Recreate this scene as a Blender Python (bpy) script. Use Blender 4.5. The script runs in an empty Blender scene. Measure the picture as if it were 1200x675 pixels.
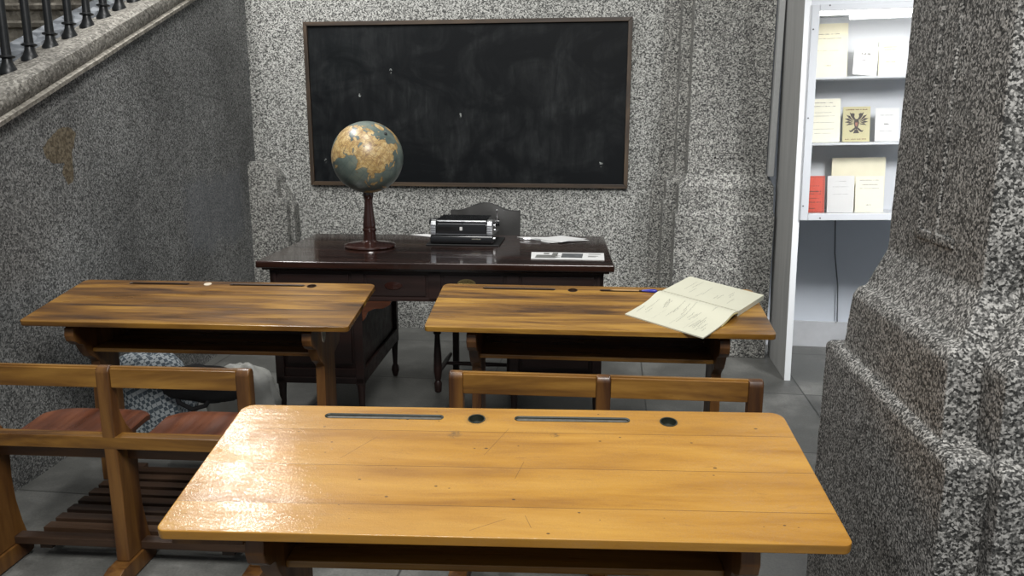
import bpy, bmesh, math, random
from mathutils import Vector, Matrix, noise
PI = math.pi
rnd = random.Random(7)
scn = bpy.context.scene
COL = scn.collection
V = Vector

# ------------------------------------------------------------------ materials
class NT:
    def __init__(s, name):
        s.m = bpy.data.materials.new(name); s.m.use_nodes = True
        s.t = s.m.node_tree; s.n = s.t.nodes; s.l = s.t.links
        s.b = s.n['Principled BSDF']
        s.tc = s.n.new('ShaderNodeTexCoord')
    def link(s, a, b): s.l.new(a, b)
    def setin(s, node, key, v):
        if hasattr(v, 'is_output') or isinstance(v, bpy.types.NodeSocket): s.l.new(v, node.inputs[key])
        else: node.inputs[key].default_value = v
    def mapping(s, scale=(1,1,1), loc=(0,0,0), rot=(0,0,0), src=None, rand=0):
        m = s.n.new('ShaderNodeMapping'); s.l.new(src or s.tc.outputs['Object'], m.inputs[0])
        m.inputs['Scale'].default_value = scale; m.inputs['Location'].default_value = loc; m.inputs['Rotation'].default_value = rot
        return m.outputs[0]
    def noise(s, vec, scale=5, detail=4, rough=.55, dist=0):
        n = s.n.new('ShaderNodeTexNoise'); s.l.new(vec, n.inputs['Vector'])
        n.inputs['Scale'].default_value = scale; n.inputs['Detail'].default_value = detail
        n.inputs['Roughness'].default_value = rough; n.inputs['Distortion'].default_value = dist
        return n.outputs['Fac']
    def voro(s, vec, scale, out='Color', feature='F1', rand=1):
        n = s.n.new('ShaderNodeTexVoronoi'); n.feature = feature; s.l.new(vec, n.inputs['Vector'])
        n.inputs['Scale'].default_value = scale; n.inputs['Randomness'].default_value = rand
        return n.outputs[out]
    def ramp(s, fac, stops, interp='LINEAR'):
        r = s.n.new('ShaderNodeValToRGB'); s.l.new(fac, r.inputs[0]); r.color_ramp.interpolation = interp
        e = r.color_ramp.elements
        while len(e) < len(stops): e.new(.5)
        for el, (p, c) in zip(e, stops):
            el.position = p; el.color = (c, c, c, 1) if isinstance(c, (int, float)) else (*c, 1)
        return r.outputs[0]
    def mix(s, fac, a, b, mode='MIX'):
        n = s.n.new('ShaderNodeMix'); n.data_type = 'RGBA'; n.blend_type = mode
        def si(i, v):
            if isinstance(v, bpy.types.NodeSocket): s.l.new(v, n.inputs[i])
            elif isinstance(v, (int, float)): n.inputs[i].default_value = v if i == 0 else (v, v, v, 1)
            else: n.inputs[i].default_value = (*v, 1)
        si(0, fac); si(6, a); si(7, b)
        return n.outputs[2]
    def math(s, op, a, b=0, c=0):
        n = s.n.new('ShaderNodeMath'); n.operation = op
        for i, v in enumerate((a, b, c)):
            if isinstance(v, bpy.types.NodeSocket): s.l.new(v, n.inputs[i])
            else: n.inputs[i].default_value = v
        return n.outputs[0]
    def xyz(s, src=None):
        n = s.n.new('ShaderNodeSeparateXYZ'); s.l.new(src or s.tc.outputs['Object'], n.inputs[0]); return n.outputs
    def bump(s, h, strength=.3, dist=.002, normal=None):
        n = s.n.new('ShaderNodeBump'); s.l.new(h, n.inputs['Height'])
        n.inputs['Strength'].default_value = strength; n.inputs['Distance'].default_value = dist
        if normal: s.l.new(normal, n.inputs['Normal'])
        return n.outputs[0]
    def done(s, color=None, rough=None, normal=None, **kw):
        if color is not None: s.setin(s.b, 'Base Color', color if isinstance(color, bpy.types.NodeSocket) else (*color, 1))
        if rough is not None: s.setin(s.b, 'Roughness', rough)
        if normal is not None: s.l.new(normal, s.b.inputs['Normal'])
        for k, v in kw.items(): s.setin(s.b, k.replace('_', ' '), v)
        return s.m

def plain(name, col, rough=.5, metal=0, nscale=60, amt=.12, bump=.05, **kw):
    t = NT(name); v = t.mapping()
    n = t.noise(v, nscale, 4)
    c = t.mix(n, tuple(x*(1-amt) for x in col), tuple(min(1, x*(1+amt)) for x in col))
    return t.done(c, rough, t.bump(n, bump, .001), Metallic=metal, **kw)

def granite(name, dark, mid, light, scale=230, bump=.5, contrast=(.36, .50, .64), stain=.25, bdist=.003, rough=.8, chip=None):
    """washed-aggregate stone: cells of dark, grey and pale grit"""
    t = NT(name); v = t.mapping()
    n1 = t.noise(v, scale*1.5, 2, .6)
    n2 = t.noise(v, scale*.6, 3, .6)
    wv = t.n.new('ShaderNodeTexNoise'); t.link(v, wv.inputs['Vector']); wv.inputs['Scale'].default_value = scale*1.3
    w2 = t.n.new('ShaderNodeVectorMath'); w2.operation = 'MULTIPLY_ADD'; t.link(wv.outputs['Color'], w2.inputs[0]); w2.inputs[1].default_value = (.6/scale,)*3; t.link(v, w2.inputs[2])
    sc_ = t.n.new('ShaderNodeSeparateColor'); t.link(t.voro(w2.outputs[0], scale*1.7, 'Color'), sc_.inputs[0])
    s = t.math('ADD', t.math('ADD', t.math('MULTIPLY', n1, .42), t.math('MULTIPLY', n2, .22)), t.math('MULTIPLY_ADD', sc_.outputs[0], .36, 0))
    c = t.ramp(s, [(contrast[0], dark), (contrast[1], mid), (contrast[2], light)])
    big = t.noise(t.mapping((1, 1, .6)), 2.2, 5, .6)
    c = t.mix(stain, c, t.ramp(big, [(.3, .25), (.5, .5), (.7, .78)]), 'OVERLAY')
    if chip: c = chip(t, c)
    nb = t.bump(s, bump, bdist)
    return t.done(c, rough, nb)

def wood(name, pale, mid, dark, rough=.3, grain=1.0, coat=.5, joints=None, specks=False, axis='x', streak=.5, bump=.15, coatr=.15, glossbump=0):
    t = NT(name)
    oi = t.n.new('ShaderNodeObjectInfo')
    add = t.n.new('ShaderNodeVectorMath'); add.operation = 'ADD'
    t.link(t.tc.outputs['Object'], add.inputs[0])
    cmb = t.n.new('ShaderNodeCombineXYZ')
    for i in range(3): t.link(t.math('MULTIPLY', oi.outputs['Random'], 5.0+i), cmb.inputs[i])
    t.link(cmb.outputs[0], add.inputs[1])
    sc = {'x': (1.0, 9, 9), 'y': (9, 1.0, 9), 'z': (9, 9, 1.0)}[axis]
    v = t.mapping(sc, src=add.outputs[0])
    if joints:     # each plank gets its own run of grain
        x, y, z = t.xyz()
        pid = 0
        for j in joints: pid = t.math('ADD', t.math('GREATER_THAN', y, j), pid)
        off = t.n.new('ShaderNodeCombineXYZ'); t.link(t.math('MULTIPLY', pid, 3.7), off.inputs[0])
        a2 = t.n.new('ShaderNodeVectorMath'); a2.operation = 'ADD'; t.link(v, a2.inputs[0]); t.link(off.outputs[0], a2.inputs[1]); v = a2.outputs[0]
    broad = t.noise(v, 1.6*grain, 5, .6, .4)
    fine = t.noise(t.mapping({'x': (2, 60, 60), 'y': (60, 2, 60), 'z': (60, 60, 2)}[axis], src=add.outputs[0]), 4*grain, 3, .6)
    c = t.ramp(broad, [(.5-.22*(1.2-streak), dark), (.5, mid), (.5+.22*(1.2-streak), pale)])
    c = t.mix(t.math('MULTIPLY', fine, .35), c, t.mix(.5, c, dark), 'MIX')
    h = fine
    if joints:
        jm = 0
        for j in joints:
            d = t.math('ABSOLUTE', t.math('SUBTRACT', y, j))
            jm = t.math('MAXIMUM', t.math('LESS_THAN', d, .0007), jm)
        c = t.mix(t.math('MULTIPLY', jm, .75), c, tuple(q*.35 for q in dark))
        # the planks are cut from different boards
        tint = t.ramp(t.math('FRACT', t.math('MULTIPLY', pid, .37)), [(0, .94), (1, 1.0)])
        c = t.mix(1.0, c, tint, 'MULTIPLY')
    if specks:     # old dents, ink dots, knots and scratches
        vs = t.mapping((1, 1.6, 1))
        cell = t.voro(vs, 34, 'Distance'); cc = t.voro(vs, 34, 'Color')
        sep = t.n.new('ShaderNodeSeparateColor'); t.link(cc, sep.inputs[0])
        dot = t.math('MULTIPLY', t.math('LESS_THAN', cell, t.math('MULTIPLY', sep.outputs[1], .14)), t.math('GREATER_THAN', sep.outputs[0], .55))
        c = t.mix(t.math('MULTIPLY', dot, .8), c, (.035, .018, .008))
        sm = t.ramp(t.noise(t.mapping((3, 14, 3)), 2.3, 5, .7), [(.60, 0.), (.74, 1.)])
        c = t.mix(t.math('MULTIPLY', sm, .55), c, (.20, .085, .02))
        for (hx, hy, hr) in [(-.069, .388, .030), (.345, .388, .026), (-.11, .325, .018), (.10, .328, .012)]:
            dd = t.n.new('ShaderNodeVectorMath'); dd.operation = 'DISTANCE'; t.link(t.tc.outputs['Object'], dd.inputs[0]); dd.inputs[1].default_value = (hx, hy, 0)
            hz = t.math('MULTIPLY', t.ramp(t.math('DIVIDE', dd.outputs['Value'], hr), [(.45, 1.), (1., 0.)]), t.ramp(t.noise(t.mapping((1, 1.6, 1)), 120, 4, .7), [(.40, 0.), (.60, 1.)]))
            c = t.mix(t.math('MULTIPLY', hz, .75), c, (.06, .04, .02))
        for (x0, y0, ang, ln) in [(-.02, .30, 1.15, .055), (.05, .045, 1.9, .018), (-.30, .27, .95, .05), (.03, .20, 1.3, .03), (-.02, .035, .5, .035)]:
            ca, sa = math.cos(ang), math.sin(ang)
            dx = t.math('SUBTRACT', x, x0); dy = t.math('SUBTRACT', y, y0)
            uu = t.math('ABSOLUTE', t.math('ADD', t.math('MULTIPLY', dx, ca), t.math('MULTIPLY', dy, sa)))
            vv = t.math('ABSOLUTE', t.math('SUBTRACT', t.math('MULTIPLY', dy, ca), t.math('MULTIPLY', dx, sa)))
            mk = t.math('MULTIPLY', t.math('LESS_THAN', uu, ln), t.math('LESS_THAN', vv, .0006))
            c = t.mix(t.math('MULTIPLY', mk, .6), c, (.08, .035, .01))
    nb = t.bump(h, bump, .0006)
    if glossbump:
        g = t.noise(t.mapping((1, 1, 1)), 320, 3, .6)
        g2 = t.noise(t.mapping((1, 3, 1)), 26, 2, .5)
        nb = t.bump(t.math('ADD', g, t.math('MULTIPLY', g2, 1.5)), glossbump, .0008, nb)
        t.link(nb, t.b.inputs['Coat Normal'])
    rr = t.ramp(t.noise(v, 3, 3), [(.3, max(.02, rough-.07)), (.7, rough+.1)])
    if specks:    # varnish worn through in countless pinpricks
        wr = t.ramp(t.noise(t.mapping((1, .8, 1)), 210, 4, .75), [(.45, coat), (.55, coat*.10)])
        wr2 = t.ramp(t.noise(t.mapping((1, 2.2, 1)), 11, 3, .6), [(.40, .35), (.56, 1.)])
        coat = t.math('MULTIPLY', wr, wr2)
    return t.done(c, rr, nb, Coat_Weight=coat, Coat_Roughness=coatr)

M = {}
def patch_chip(t, c):
    # mortar repair on the stair wall, sandy brown
    x, y, z = t.xyz()
    def band(q, a, b_, f): 
        return t.math('MULTIPLY', t.ramp(t.math('DIVIDE', t.math('SUBTRACT', q, a), f), [(0, 0.), (1, 1.)]), t.ramp(t.math('DIVIDE', t.math('SUBTRACT', b_, q), f), [(0, 0.), (1, 1.)]))
    wob = t.math('MULTIPLY', t.math('SUBTRACT', t.noise(t.mapping(), 6, 4, .6), .5), .22)
    bx_ = t.math('MULTIPLY', band(t.math('ADD', y, wob), 3.95, 4.85, .12), band(t.math('ADD', z, wob), .62, 1.10, .08))
    c = t.mix(t.math('MULTIPLY', bx_, .38), c, (.17, .18, .20))
    for (sy_, sz_, k_, ln_) in [(3.62, 1.02, .46, .55), (2.95, 1.42, .40, .45), (4.45, 1.52, -.06, .22), (4.5, .58, .25, .45)]:
        dl = t.math('ABSOLUTE', t.math('ADD', t.math('SUBTRACT', z, sz_), t.math('ADD', t.math('MULTIPLY', t.math('SUBTRACT', y, sy_), -k_), t.math('MULTIPLY', wob, .12))))
        m_ = t.math('MULTIPLY', t.math('LESS_THAN', dl, .006), t.math('LESS_THAN', t.math('ABSOLUTE', t.math('SUBTRACT', y, sy_)), ln_))
        c = t.mix(t.math('MULTIPLY', m_, .35), c, (.26, .26, .25) if k_ > 0 else (.03, .03, .03))
    # pale plaster smear and vertical scuffs
    sm = t.ramp(t.noise(t.mapping((1, 1, .5), loc=(0, 1.3, 0)), 3.2, 4, .65), [(.60, 0.), (.72, 1.)])
    c = t.mix(t.math('MULTIPLY', sm, .35), c, (.26, .265, .27))
    sc = t.ramp(t.noise(t.mapping((14, 14, .9)), 2.4, 3, .6), [(.62, 0.), (.70, 1.)])
    c = t.mix(t.math('MULTIPLY', sc, .28), c, (.30, .30, .29))
    return c
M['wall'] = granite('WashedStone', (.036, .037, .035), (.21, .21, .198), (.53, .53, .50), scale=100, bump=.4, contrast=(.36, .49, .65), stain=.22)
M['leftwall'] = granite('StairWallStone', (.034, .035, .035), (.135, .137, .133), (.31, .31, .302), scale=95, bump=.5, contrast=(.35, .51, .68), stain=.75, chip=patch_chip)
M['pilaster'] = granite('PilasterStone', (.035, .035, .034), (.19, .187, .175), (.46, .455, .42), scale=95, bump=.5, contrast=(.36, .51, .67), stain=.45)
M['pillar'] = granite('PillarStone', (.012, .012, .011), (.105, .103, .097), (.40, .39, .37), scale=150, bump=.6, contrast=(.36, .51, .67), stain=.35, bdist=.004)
M['coping'] = granite('CopingStone', (.07, .065, .055), (.15, .140, .122), (.32, .305, .27), scale=60, bump=.7, contrast=(.3, .5, .75), stain=.6, bdist=.004)
M['edge'] = granite('CopingLipHighlight', (.13, .12, .10), (.23, .21, .18), (.38, .36, .31), scale=40, bump=.5, contrast=(.3, .5, .75), stain=.5)  # paler copy of the coping stone: the lip's highlight is put into its colour
M['stringer'] = granite('StairStringer', (.10, .108, .12), (.17, .185, .205), (.38, .40, .43), scale=14, bump=.2, contrast=(.3, .5, .75), stain=.5, rough=.35)
M['steps'] = granite('StoneSteps', (.07, .062, .05), (.135, .122, .10), (.24, .22, .185), scale=26, bump=.3, contrast=(.3, .5, .75), stain=.6, rough=.6)

# floor: large cement slabs with open joints
t = NT('CementSlabs')
x, y, z = t.xyz()
def jl(coord, off, step, w):
    f = t.math('PINGPONG', t.math('SUBTRACT', coord, off), step/2)   # 0 at every joint
    return t.math('LESS_THAN', f, w)
def cellid(coord, off, step): return t.math('FLOOR', t.math('DIVIDE', t.math('SUBTRACT', coord, off), step))
j = t.math('MAXIMUM', jl(x, .19-.82*10, .82, .004), jl(y, 3.99-.75*10, .75, .004))
ids = t.math('ADD', t.math('MULTIPLY', cellid(x, .19, .82), 12.989), t.math('MULTIPLY', cellid(y, 3.99, .75), 7.233))
tint = t.ramp(t.math('FRACT', t.math('MULTIPLY', t.math('SINE', ids), 43.7)), [(0, .8), (1, 1.15)])
n = t.noise(t.mapping(), 3.2, 8, .66); n2 = t.noise(t.mapping(), 120, 3, .6)
c = t.ramp(n, [(.28, (.075, .077, .071)), (.5, (.12, .121, .113)), (.72, (.22, .22, .205))])
c = t.mix(.25, c, t.ramp(n2, [(.3, .2), (.7, .8)]), 'OVERLAY')
c = t.mix(1., c, tint, 'MULTIPLY')
c = t.mix(t.math('MULTIPLY', j, .8), c, (.03, .03, .028))
M['floor'] = t.done(c, t.ramp(n, [(.3, .38), (.7, .6)]), t.bump(t.math('SUBTRACT', t.math('ADD', n2, n), t.math('MULTIPLY', j, 3.)), .25, .002))

M['top_front'] = wood('HoneyVarnish', (.51, .275, .048), (.42, .208, .029), (.26, .112, .013), rough=.40, coat=1.0, joints=[.085, .207, .336], specks=True, streak=.25, coatr=.07, glossbump=.36)
M['top_dark'] = wood('AmberStreakVarnish', (.47, .25, .040), (.25, .117, .018), (.060, .024, .006), rough=.32, coat=.35, streak=.55, joints=[.14, .27], bump=.2, coatr=.2, glossbump=.15)
M['top_dark2'] = wood('BrownStreakVarnish', (.39, .20, .034), (.19, .086, .015), (.045, .018, .005), rough=.32, coat=.35, streak=.55, joints=[.15, .29], bump=.2, coatr=.2, glossbump=.15)
M['rail'] = wood('RailVarnish', (.36, .185, .036), (.215, .100, .018), (.085, .034, .007), rough=.3, coat=.4, streak=.5)
M['post'] = wood('PostVarnish', (.20, .092, .022), (.115, .048, .012), (.045, .017, .006), rough=.4, coat=.08, axis='z')
M['under'] = wood('FrameVarnish', (.16, .066, .018), (.09, .035, .010), (.035, .013, .004), rough=.38, coat=.25)
M['seat'] = wood('SeatVarnish', (.20, .068, .028), (.125, .038, .016), (.06, .018, .008), rough=.33, coat=.3, axis='y', joints=None, streak=.4)
M['slat'] = wood('SlatWood', (.075, .040, .022), (.045, .023, .012), (.02, .01, .006), rough=.5, coat=.05)
M['mahogany'] = wood('DarkMahogany', (.038, .015, .010), (.020, .008, .005), (.009, .004, .003), rough=.2, coat=.6, streak=.4, coatr=.06, bump=.05)
M['mahog_side'] = wood('DarkMahoganyCarcass', (.028, .0095, .0065), (.016, .0055, .004), (.008, .003, .0025), rough=.5, coat=.0, streak=.4)
M['frame'] = wood('WeatheredFrame', (.10, .065, .036), (.048, .030, .017), (.018, .012, .008), rough=.55, coat=.1, streak=.3)
M['groove'] = plain('GrooveLining', (.12, .115, .10), .5, .2, 90, .6, .4)
M['groove_dark'] = plain('GrooveShade', (.03, .014, .006), .5, 0, 90, .4, .2)
M['ink'] = plain('InkStainedWell', (.018, .022, .016), .4, 0, 60, .6, .3)
M['black'] = plain('BlackLacquer', (.010, .010, .011), .16, 0, 60, .2, .0, Coat_Weight=.7, Coat_Roughness=.08)
M['matblack'] = plain('MatteBlack', (.012, .012, .012), .6)
M['iron'] = plain('WroughtIron', (.014, .015, .016), .38, .3, 40, .4, .25)
M['chrome'] = plain('Chrome', (.85, .86, .88), .28, 1, 40, .05, .02)
M['brass'] = plain('AgedBrass', (.46, .36, .17), .35, 1, 90, .3, .2)
M['steel'] = plain('DullSteel', (.42, .40, .33), .4, .7, 50, .3, .1)
M['leather'] = plain('BlackLeather', (.014, .013, .012), .5, 0, 160, .4, .5)
M['paper'] = plain('Paper', (.66, .66, .65), .7, 0, 30, .04, .05)
M['cream'] = plain('CreamPaper', (.70, .66, .50), .7, 0, 20, .1, .05)
M['cream2'] = plain('IvoryPaper', (.74, .72, .60), .7, 0, 20, .08, .05)
M['pagecream'] = plain('NotebookPaper', (.60, .59, .47), .65, 0, 20, .03, .03)
M['pageyellow'] = plain('PageEdgeYellow', (.62, .55, .24), .7)
M['shield'] = plain('FadedShieldInk', (.30, .14, .10), .7)
M['redcover'] = plain('RedCardCover', (.60, .085, .05), .6, 0, 40, .15, .1)
M['khaki'] = plain('KhakiCover', (.50, .46, .27), .7, 0, 40, .1, .05)
M['print'] = plain('PrintInk', (.06, .05, .045), .7)
M['faint'] = plain('FaintPencil', (.14, .14, .13), .7)
M['brownprint'] = plain('BrownInk', (.12, .06, .035), .7)
M['white'] = plain('WhiteLacquer', (.56, .58, .61), .4, 0, 10, .03, .03)
M['edgewhite'] = plain('WhiteEdgeBand', (.82, .84, .86), .4, 0, 10, .02, .02)
M['grey'] = wood('GreyLaminate', (.40, .40, .39), (.36, .36, .35), (.30, .302, .298), rough=.5, coat=0, axis='z', streak=.2, bump=.03)
M['trimgrey'] = plain('GreyTrimPaint', (.36, .365, .36), .5)
M['paint'] = plain('BluegreyPaint', (.58, .62, .68), .65, 0, 3, .12, .1)
M['dado'] = plain('ScuffedBase', (.46, .47, .49), .65, 0, 6, .3, .2)
M['bluepen'] = plain('BluePlastic', (.02, .025, .35), .3)
M['pencil'] = plain('PencilWood', (.45, .28, .12), .5)
M['wire'] = plain('GreyWire', (.10, .11, .12), .5)
M['whitebag'] = plain('WhitePlasticBag', (.42, .42, .39), .5, 0, 25, .15, .5)
M['blackcloth'] = plain('BlackCloth', (.008, .008, .009), .8, 0, 90, .4, .5)
M['pole'] = plain('DarkTurnedWood', (.032, .011, .008), .2, 0, 50, .3, .03, Coat_Weight=.5)
M['sticker'] = plain('WhiteEnamel', (.6, .52, .40), .5)
M['picture'] = plain('PrintedPicture', (.10, .105, .11), .5, 0, 45, .9, 0)

t = NT('GlassPane')
t.b.inputs['Transmission Weight'].default_value = 0
g = t.n.new('ShaderNodeBsdfTransparent'); gl = t.n.new('ShaderNodeBsdfGlossy'); gl.inputs['Roughness'].default_value = .02
mx = t.n.new('ShaderNodeMixShader'); fr = t.n.new('ShaderNodeFresnel'); fr.inputs[0].default_value = 1.45
t.link(fr.outputs[0], mx.inputs[0]); t.link(g.outputs[0], mx.inputs[1]); t.link(gl.outputs[0], mx.inputs[2])
t.link(mx.outputs[0], t.n['Material Output'].inputs[0]); M['glass'] = t.m

t = NT('LampDiffuser')
t.b.inputs['Emission Color'].default_value = (1, .98, .93, 1); t.b.inputs['Emission Strength'].default_value = 12
M['lamp'] = t.m
t = NT('CeilingTube')
t.b.inputs['Emission Color'].default_value = (1, .98, .95, 1); t.b.inputs['Emission Strength'].default_value = 10
M['tube'] = t.m

# chalkboard slate: wiped chalk clouds, a few stray chalk ticks
t = NT('Blackboard')
v = t.mapping((1, 1, 1))
n = t.noise(t.mapping((1.2, 1, 1.6)), 2.2, 6, .62, 1.2)
n2 = t.noise(t.mapping((4, 1, .8), rot=(0, .7, 0)), 5, 5, .7, .6)
cl = t.math('MULTIPLY', t.ramp(n, [(.42, 0.), (.72, 1.)]), t.ramp(n2, [(.35, .15), (.7, 1.)]))
c = t.mix(t.math('MULTIPLY', cl, .17), (.0045, .0055, .0065), (.16, .17, .17))
vs = t.mapping((1.6, 0, 1)); d = t.voro(vs, 5.5, 'Distance'); cc = t.voro(vs, 5.5, 'Color')
sep = t.n.new('ShaderNodeSeparateColor'); t.link(cc, sep.inputs[0])
tick = t.math('MULTIPLY', t.math('LESS_THAN', d, .11), t.math('GREATER_THAN', sep.outputs[0], .66))
tick = t.math('MULTIPLY', tick, t.ramp(t.noise(t.mapping((1, 1, 1)), 60, 3), [(.50, 0.), (.60, 1.)]))
c = t.mix(t.math('MULTIPLY', tick, .6), c, (.42, .44, .42))
M['slate'] = t.done(c, .55, t.bump(n2, .05, .001), Specular_IOR_Level=.12)

# checked cloth
t = NT('CheckedCloth')
ch = t.n.new('ShaderNodeTexChecker'); t.link(t.mapping((1, 1, 1), rot=(.3, .5, .75)), ch.inputs['Vector'])
ch.inputs['Scale'].default_value = 62; ch.inputs[1].default_value = (.52, .56, .58, 1); ch.inputs[2].default_value = (.035, .055, .075, 1)
c = t.mix(.35, ch.outputs[0], (.16, .19, .21))
M['check'] = t.done(c, .85, t.bump(t.noise(t.mapping(), 200, 2), .2, .001))

# ------------------------------------------------------------------ mesh tools
def flat_normals(o):
    md = o.modifiers.new('weighted_normals', 'WEIGHTED_NORMAL'); md.keep_sharp = True; md.weight = 100
class MB:
    def __init__(s): s.bm = bmesh.new()
    def add(s, verts, faces, bevel=0, segs=2, mi=0):
        b = bmesh.new()
        vs = [b.verts.new(v) for v in verts]
        for f in faces:
            try: b.faces.new([vs[i] for i in f]).material_index = mi
            except ValueError: pass
        if bevel:
            bmesh.ops.recalc_face_normals(b, faces=b.faces)
            es = [e for e in b.edges if len(e.link_faces) == 2 and e.calc_face_angle(0) > .3]
            bmesh.ops.bevel(b, geom=es, offset=bevel, segments=segs, affect='EDGES', profile=.5, clamp_overlap=True)
        s.merge(b); return s
    def merge(s, b):
        tmp = bpy.data.meshes.new('tmp'); b.to_mesh(tmp); b.free()
        s.bm.from_mesh(tmp); bpy.data.meshes.remove(tmp)
    def box(s, x0, x1, y0, y1, z0, z1, bevel=.002, mi=0, segs=2):
        v = [(x, y, z) for x in (x0, x1) for y in (y0, y1) for z in (z0, z1)]
        f = [(0,1,3,2),(4,6,7,5),(0,4,5,1),(2,3,7,6),(0,2,6,4),(1,5,7,3)]
        return s.add(v, f, bevel, segs, mi)
    def prism(s, pts, axis, a, b, bevel=.002, mi=0, segs=2):
        """polygon pts extruded along axis between a and b; pts give the other two coords in xyz order"""
        def mk(p, w):
            l = list(p); l.insert('xyz'.index(axis), w); return tuple(l)
        n = len(pts)
        v = [mk(p, a) for p in pts] + [mk(p, b) for p in pts]
        f = [tuple(range(n)), tuple(range(2*n-1, n-1, -1))] + [(i, (i+1) % n, n+(i+1) % n, n+i) for i in range(n)]
        return s.add(v, f, bevel, segs, mi)
    def lathe(s, prof, c=(0,0,0), n=32, mi=0, mat=None):
        b = bmesh.new(); rings = []
        for r, z in prof:
            rings.append([b.verts.new((r*math.cos(2*PI*i/n), r*math.sin(2*PI*i/n), z)) for i in range(n)])
        for a, q in zip(rings, rings[1:]):
            for i in range(n): b.faces.new((a[i], a[(i+1) % n], q[(i+1) % n], q[i]))
        b.faces.new(rings[0][::-1]); b.faces.new(rings[-1])
        for f in b.faces: f.material_index = mi
        bmesh.ops.transform(b, matrix=Matrix.Translation(c) @ (mat or Matrix.Identity(4)), verts=b.verts)
        s.merge(b); return s
    def tube(s, pts, r, n=8, mi=0, cap=True):
        b = bmesh.new(); pts = [V(p) for p in pts]; rings = []
        rr = r if isinstance(r, (list, tuple)) else [r]*len(pts)
        up = V((0, 0, 1))
        for i, p in enumerate(pts):
            d = (pts[min(i+1, len(pts)-1)] - pts[max(i-1, 0)]).normalized()
            a = d.cross(up)
            if a.length < .1: a = d.cross(V((1, 0, 0)))
            a.normalize(); c = a.cross(d).normalized()
            rings.append([b.verts.new(p + (a*math.cos(2*PI*k/n) + c*math.sin(2*PI*k/n))*rr[i]) for k in range(n)])
        for a, q in zip(rings, rings[1:]):
            for k in range(n): b.faces.new((a[k], a[(k+1) % n], q[(k+1) % n], q[k]))
        if cap: b.faces.new(rings[0][::-1]); b.faces.new(rings[-1])
        for f in b.faces: f.material_index = mi
        s.merge(b); return s
    def build(s, name, mats, parent=None, loc=None, smooth=True, M4=None, sharp=.6):
        bm = s.bm
        if M4 is not None: bmesh.ops.transform(bm, matrix=M4, verts=bm.verts)
        bmesh.ops.recalc_face_normals(bm, faces=bm.faces)
        me = bpy.data.meshes.new(name); bm.to_mesh(me); bm.free()
        for m in (mats if isinstance(mats, (list, tuple)) else [mats]): me.materials.append(m)
        if smooth:
            me.shade_smooth()
            me.set_sharp_from_angle(angle=sharp)
        o = bpy.data.objects.new(name, me); COL.objects.link(o)
        if parent: o.parent = parent
        if loc: o.location = loc
        if smooth and sharp == .6: flat_normals(o)
        return o

def tag(o, label=None, cat=None, group=None, kind=None):
    if label: o['label'] = label
    if cat: o['category'] = cat
    if group: o['group'] = group
    if kind: o['kind'] = kind
    return o
def thing(name, label, cat, loc=(0,0,0), rz=0, group=None):
    o = bpy.data.objects.new(name, None); COL.objects.link(o)
    o.location = loc; o.rotation_euler = (0, 0, rz); o.empty_display_size = .1
    return tag(o, label, cat, group)
def struct(o): o['kind'] = 'structure'; return o

def roughen(o, cell=.03, amp=.004, freq=14, seed=0, maxcuts=60):
    """subdivide long faces to a grid and push the skin about, for worn stone"""
    bm = bmesh.new(); bm.from_mesh(o.data)
    bmesh.ops.triangulate(bm, faces=[f for f in bm.faces if len(f.verts) > 4])
    for _ in range(8):
        es = [e for e in bm.edges if e.calc_length() > cell]
        if not es: break
        bmesh.ops.subdivide_edges(bm, edges=es, cuts=1, use_grid_fill=True)
        if len(bm.verts) > 60000: break
    bm.normal_update()
    for v in bm.verts:
        p = v.co + V((seed, 0, 0))
        k = noise.noise(p*freq)*.6 + noise.noise(p*freq*3)*.4
        v.co += v.normal*amp*k
    bm.to_mesh(o.data); bm.free(); o.modifiers.clear()
    o.data.shade_smooth(); o.data.set_sharp_from_angle(angle=.6)

# ------------------------------------------------------------------ camera
F_PX, PITCH, YAW, ROLL, CAM_H = 912.41, .2091, .1286, .001, 1.3756
cam = bpy.data.cameras.new('camera'); cam.sensor_width = 36; cam.lens = 36*F_PX/1200; cam.clip_start = .02
co = bpy.data.objects.new('camera', cam); COL.objects.link(co); scn.camera = co
fw = V((-math.sin(YAW)*math.cos(PITCH), math.cos(YAW)*math.cos(PITCH), -math.sin(PITCH)))
rt = V((math.cos(YAW), math.sin(YAW), 0)); up = rt.cross(fw)
r2 = rt*math.cos(ROLL)+up*math.sin(ROLL); u2 = -rt*math.sin(ROLL)+up*math.cos(ROLL)
mw = Matrix((r2, u2, -fw)).transposed().to_4x4(); mw.translation = V((0, 0, CAM_H)); co.matrix_world = mw

# ------------------------------------------------------------------ setting
struct(MB().box(-2.6, 3.2, -1.2, 6.0, -.12, 0, 0).build('floor', M['floor'], smooth=False))
struct(MB().box(-4.8, .96, 5.037, 5.25, 0, 5.3, 0).build('wall_back', M['wall'], smooth=False))
# painted recess wall behind the display cabinet
w = MB().box(.90, 3.0, 4.93, 5.25, .165, 5.3, 0).build('wall_recess', M['paint'], smooth=False); struct(w)
struct(MB().box(.90, 3.0, 4.915, 5.25, 0, .165, .004).build('baseboard_recess', M['dado']))
struct(MB().box(-4.8, -4.6, -.4, 5.25, 0, 5.3, 0).build('wall_far_left', M['leftwall'], smooth=False))
struct(MB().box(2.9, 3.1, 1.9, 5.25, 0, 5.3, 0).build('wall_right', M['paint'], smooth=False))

struct(MB().box(-4.8, 3.2, -1.2, 5.25, 5.3, 5.5, 0).build('ceiling', M['paint'], smooth=False))
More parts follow.
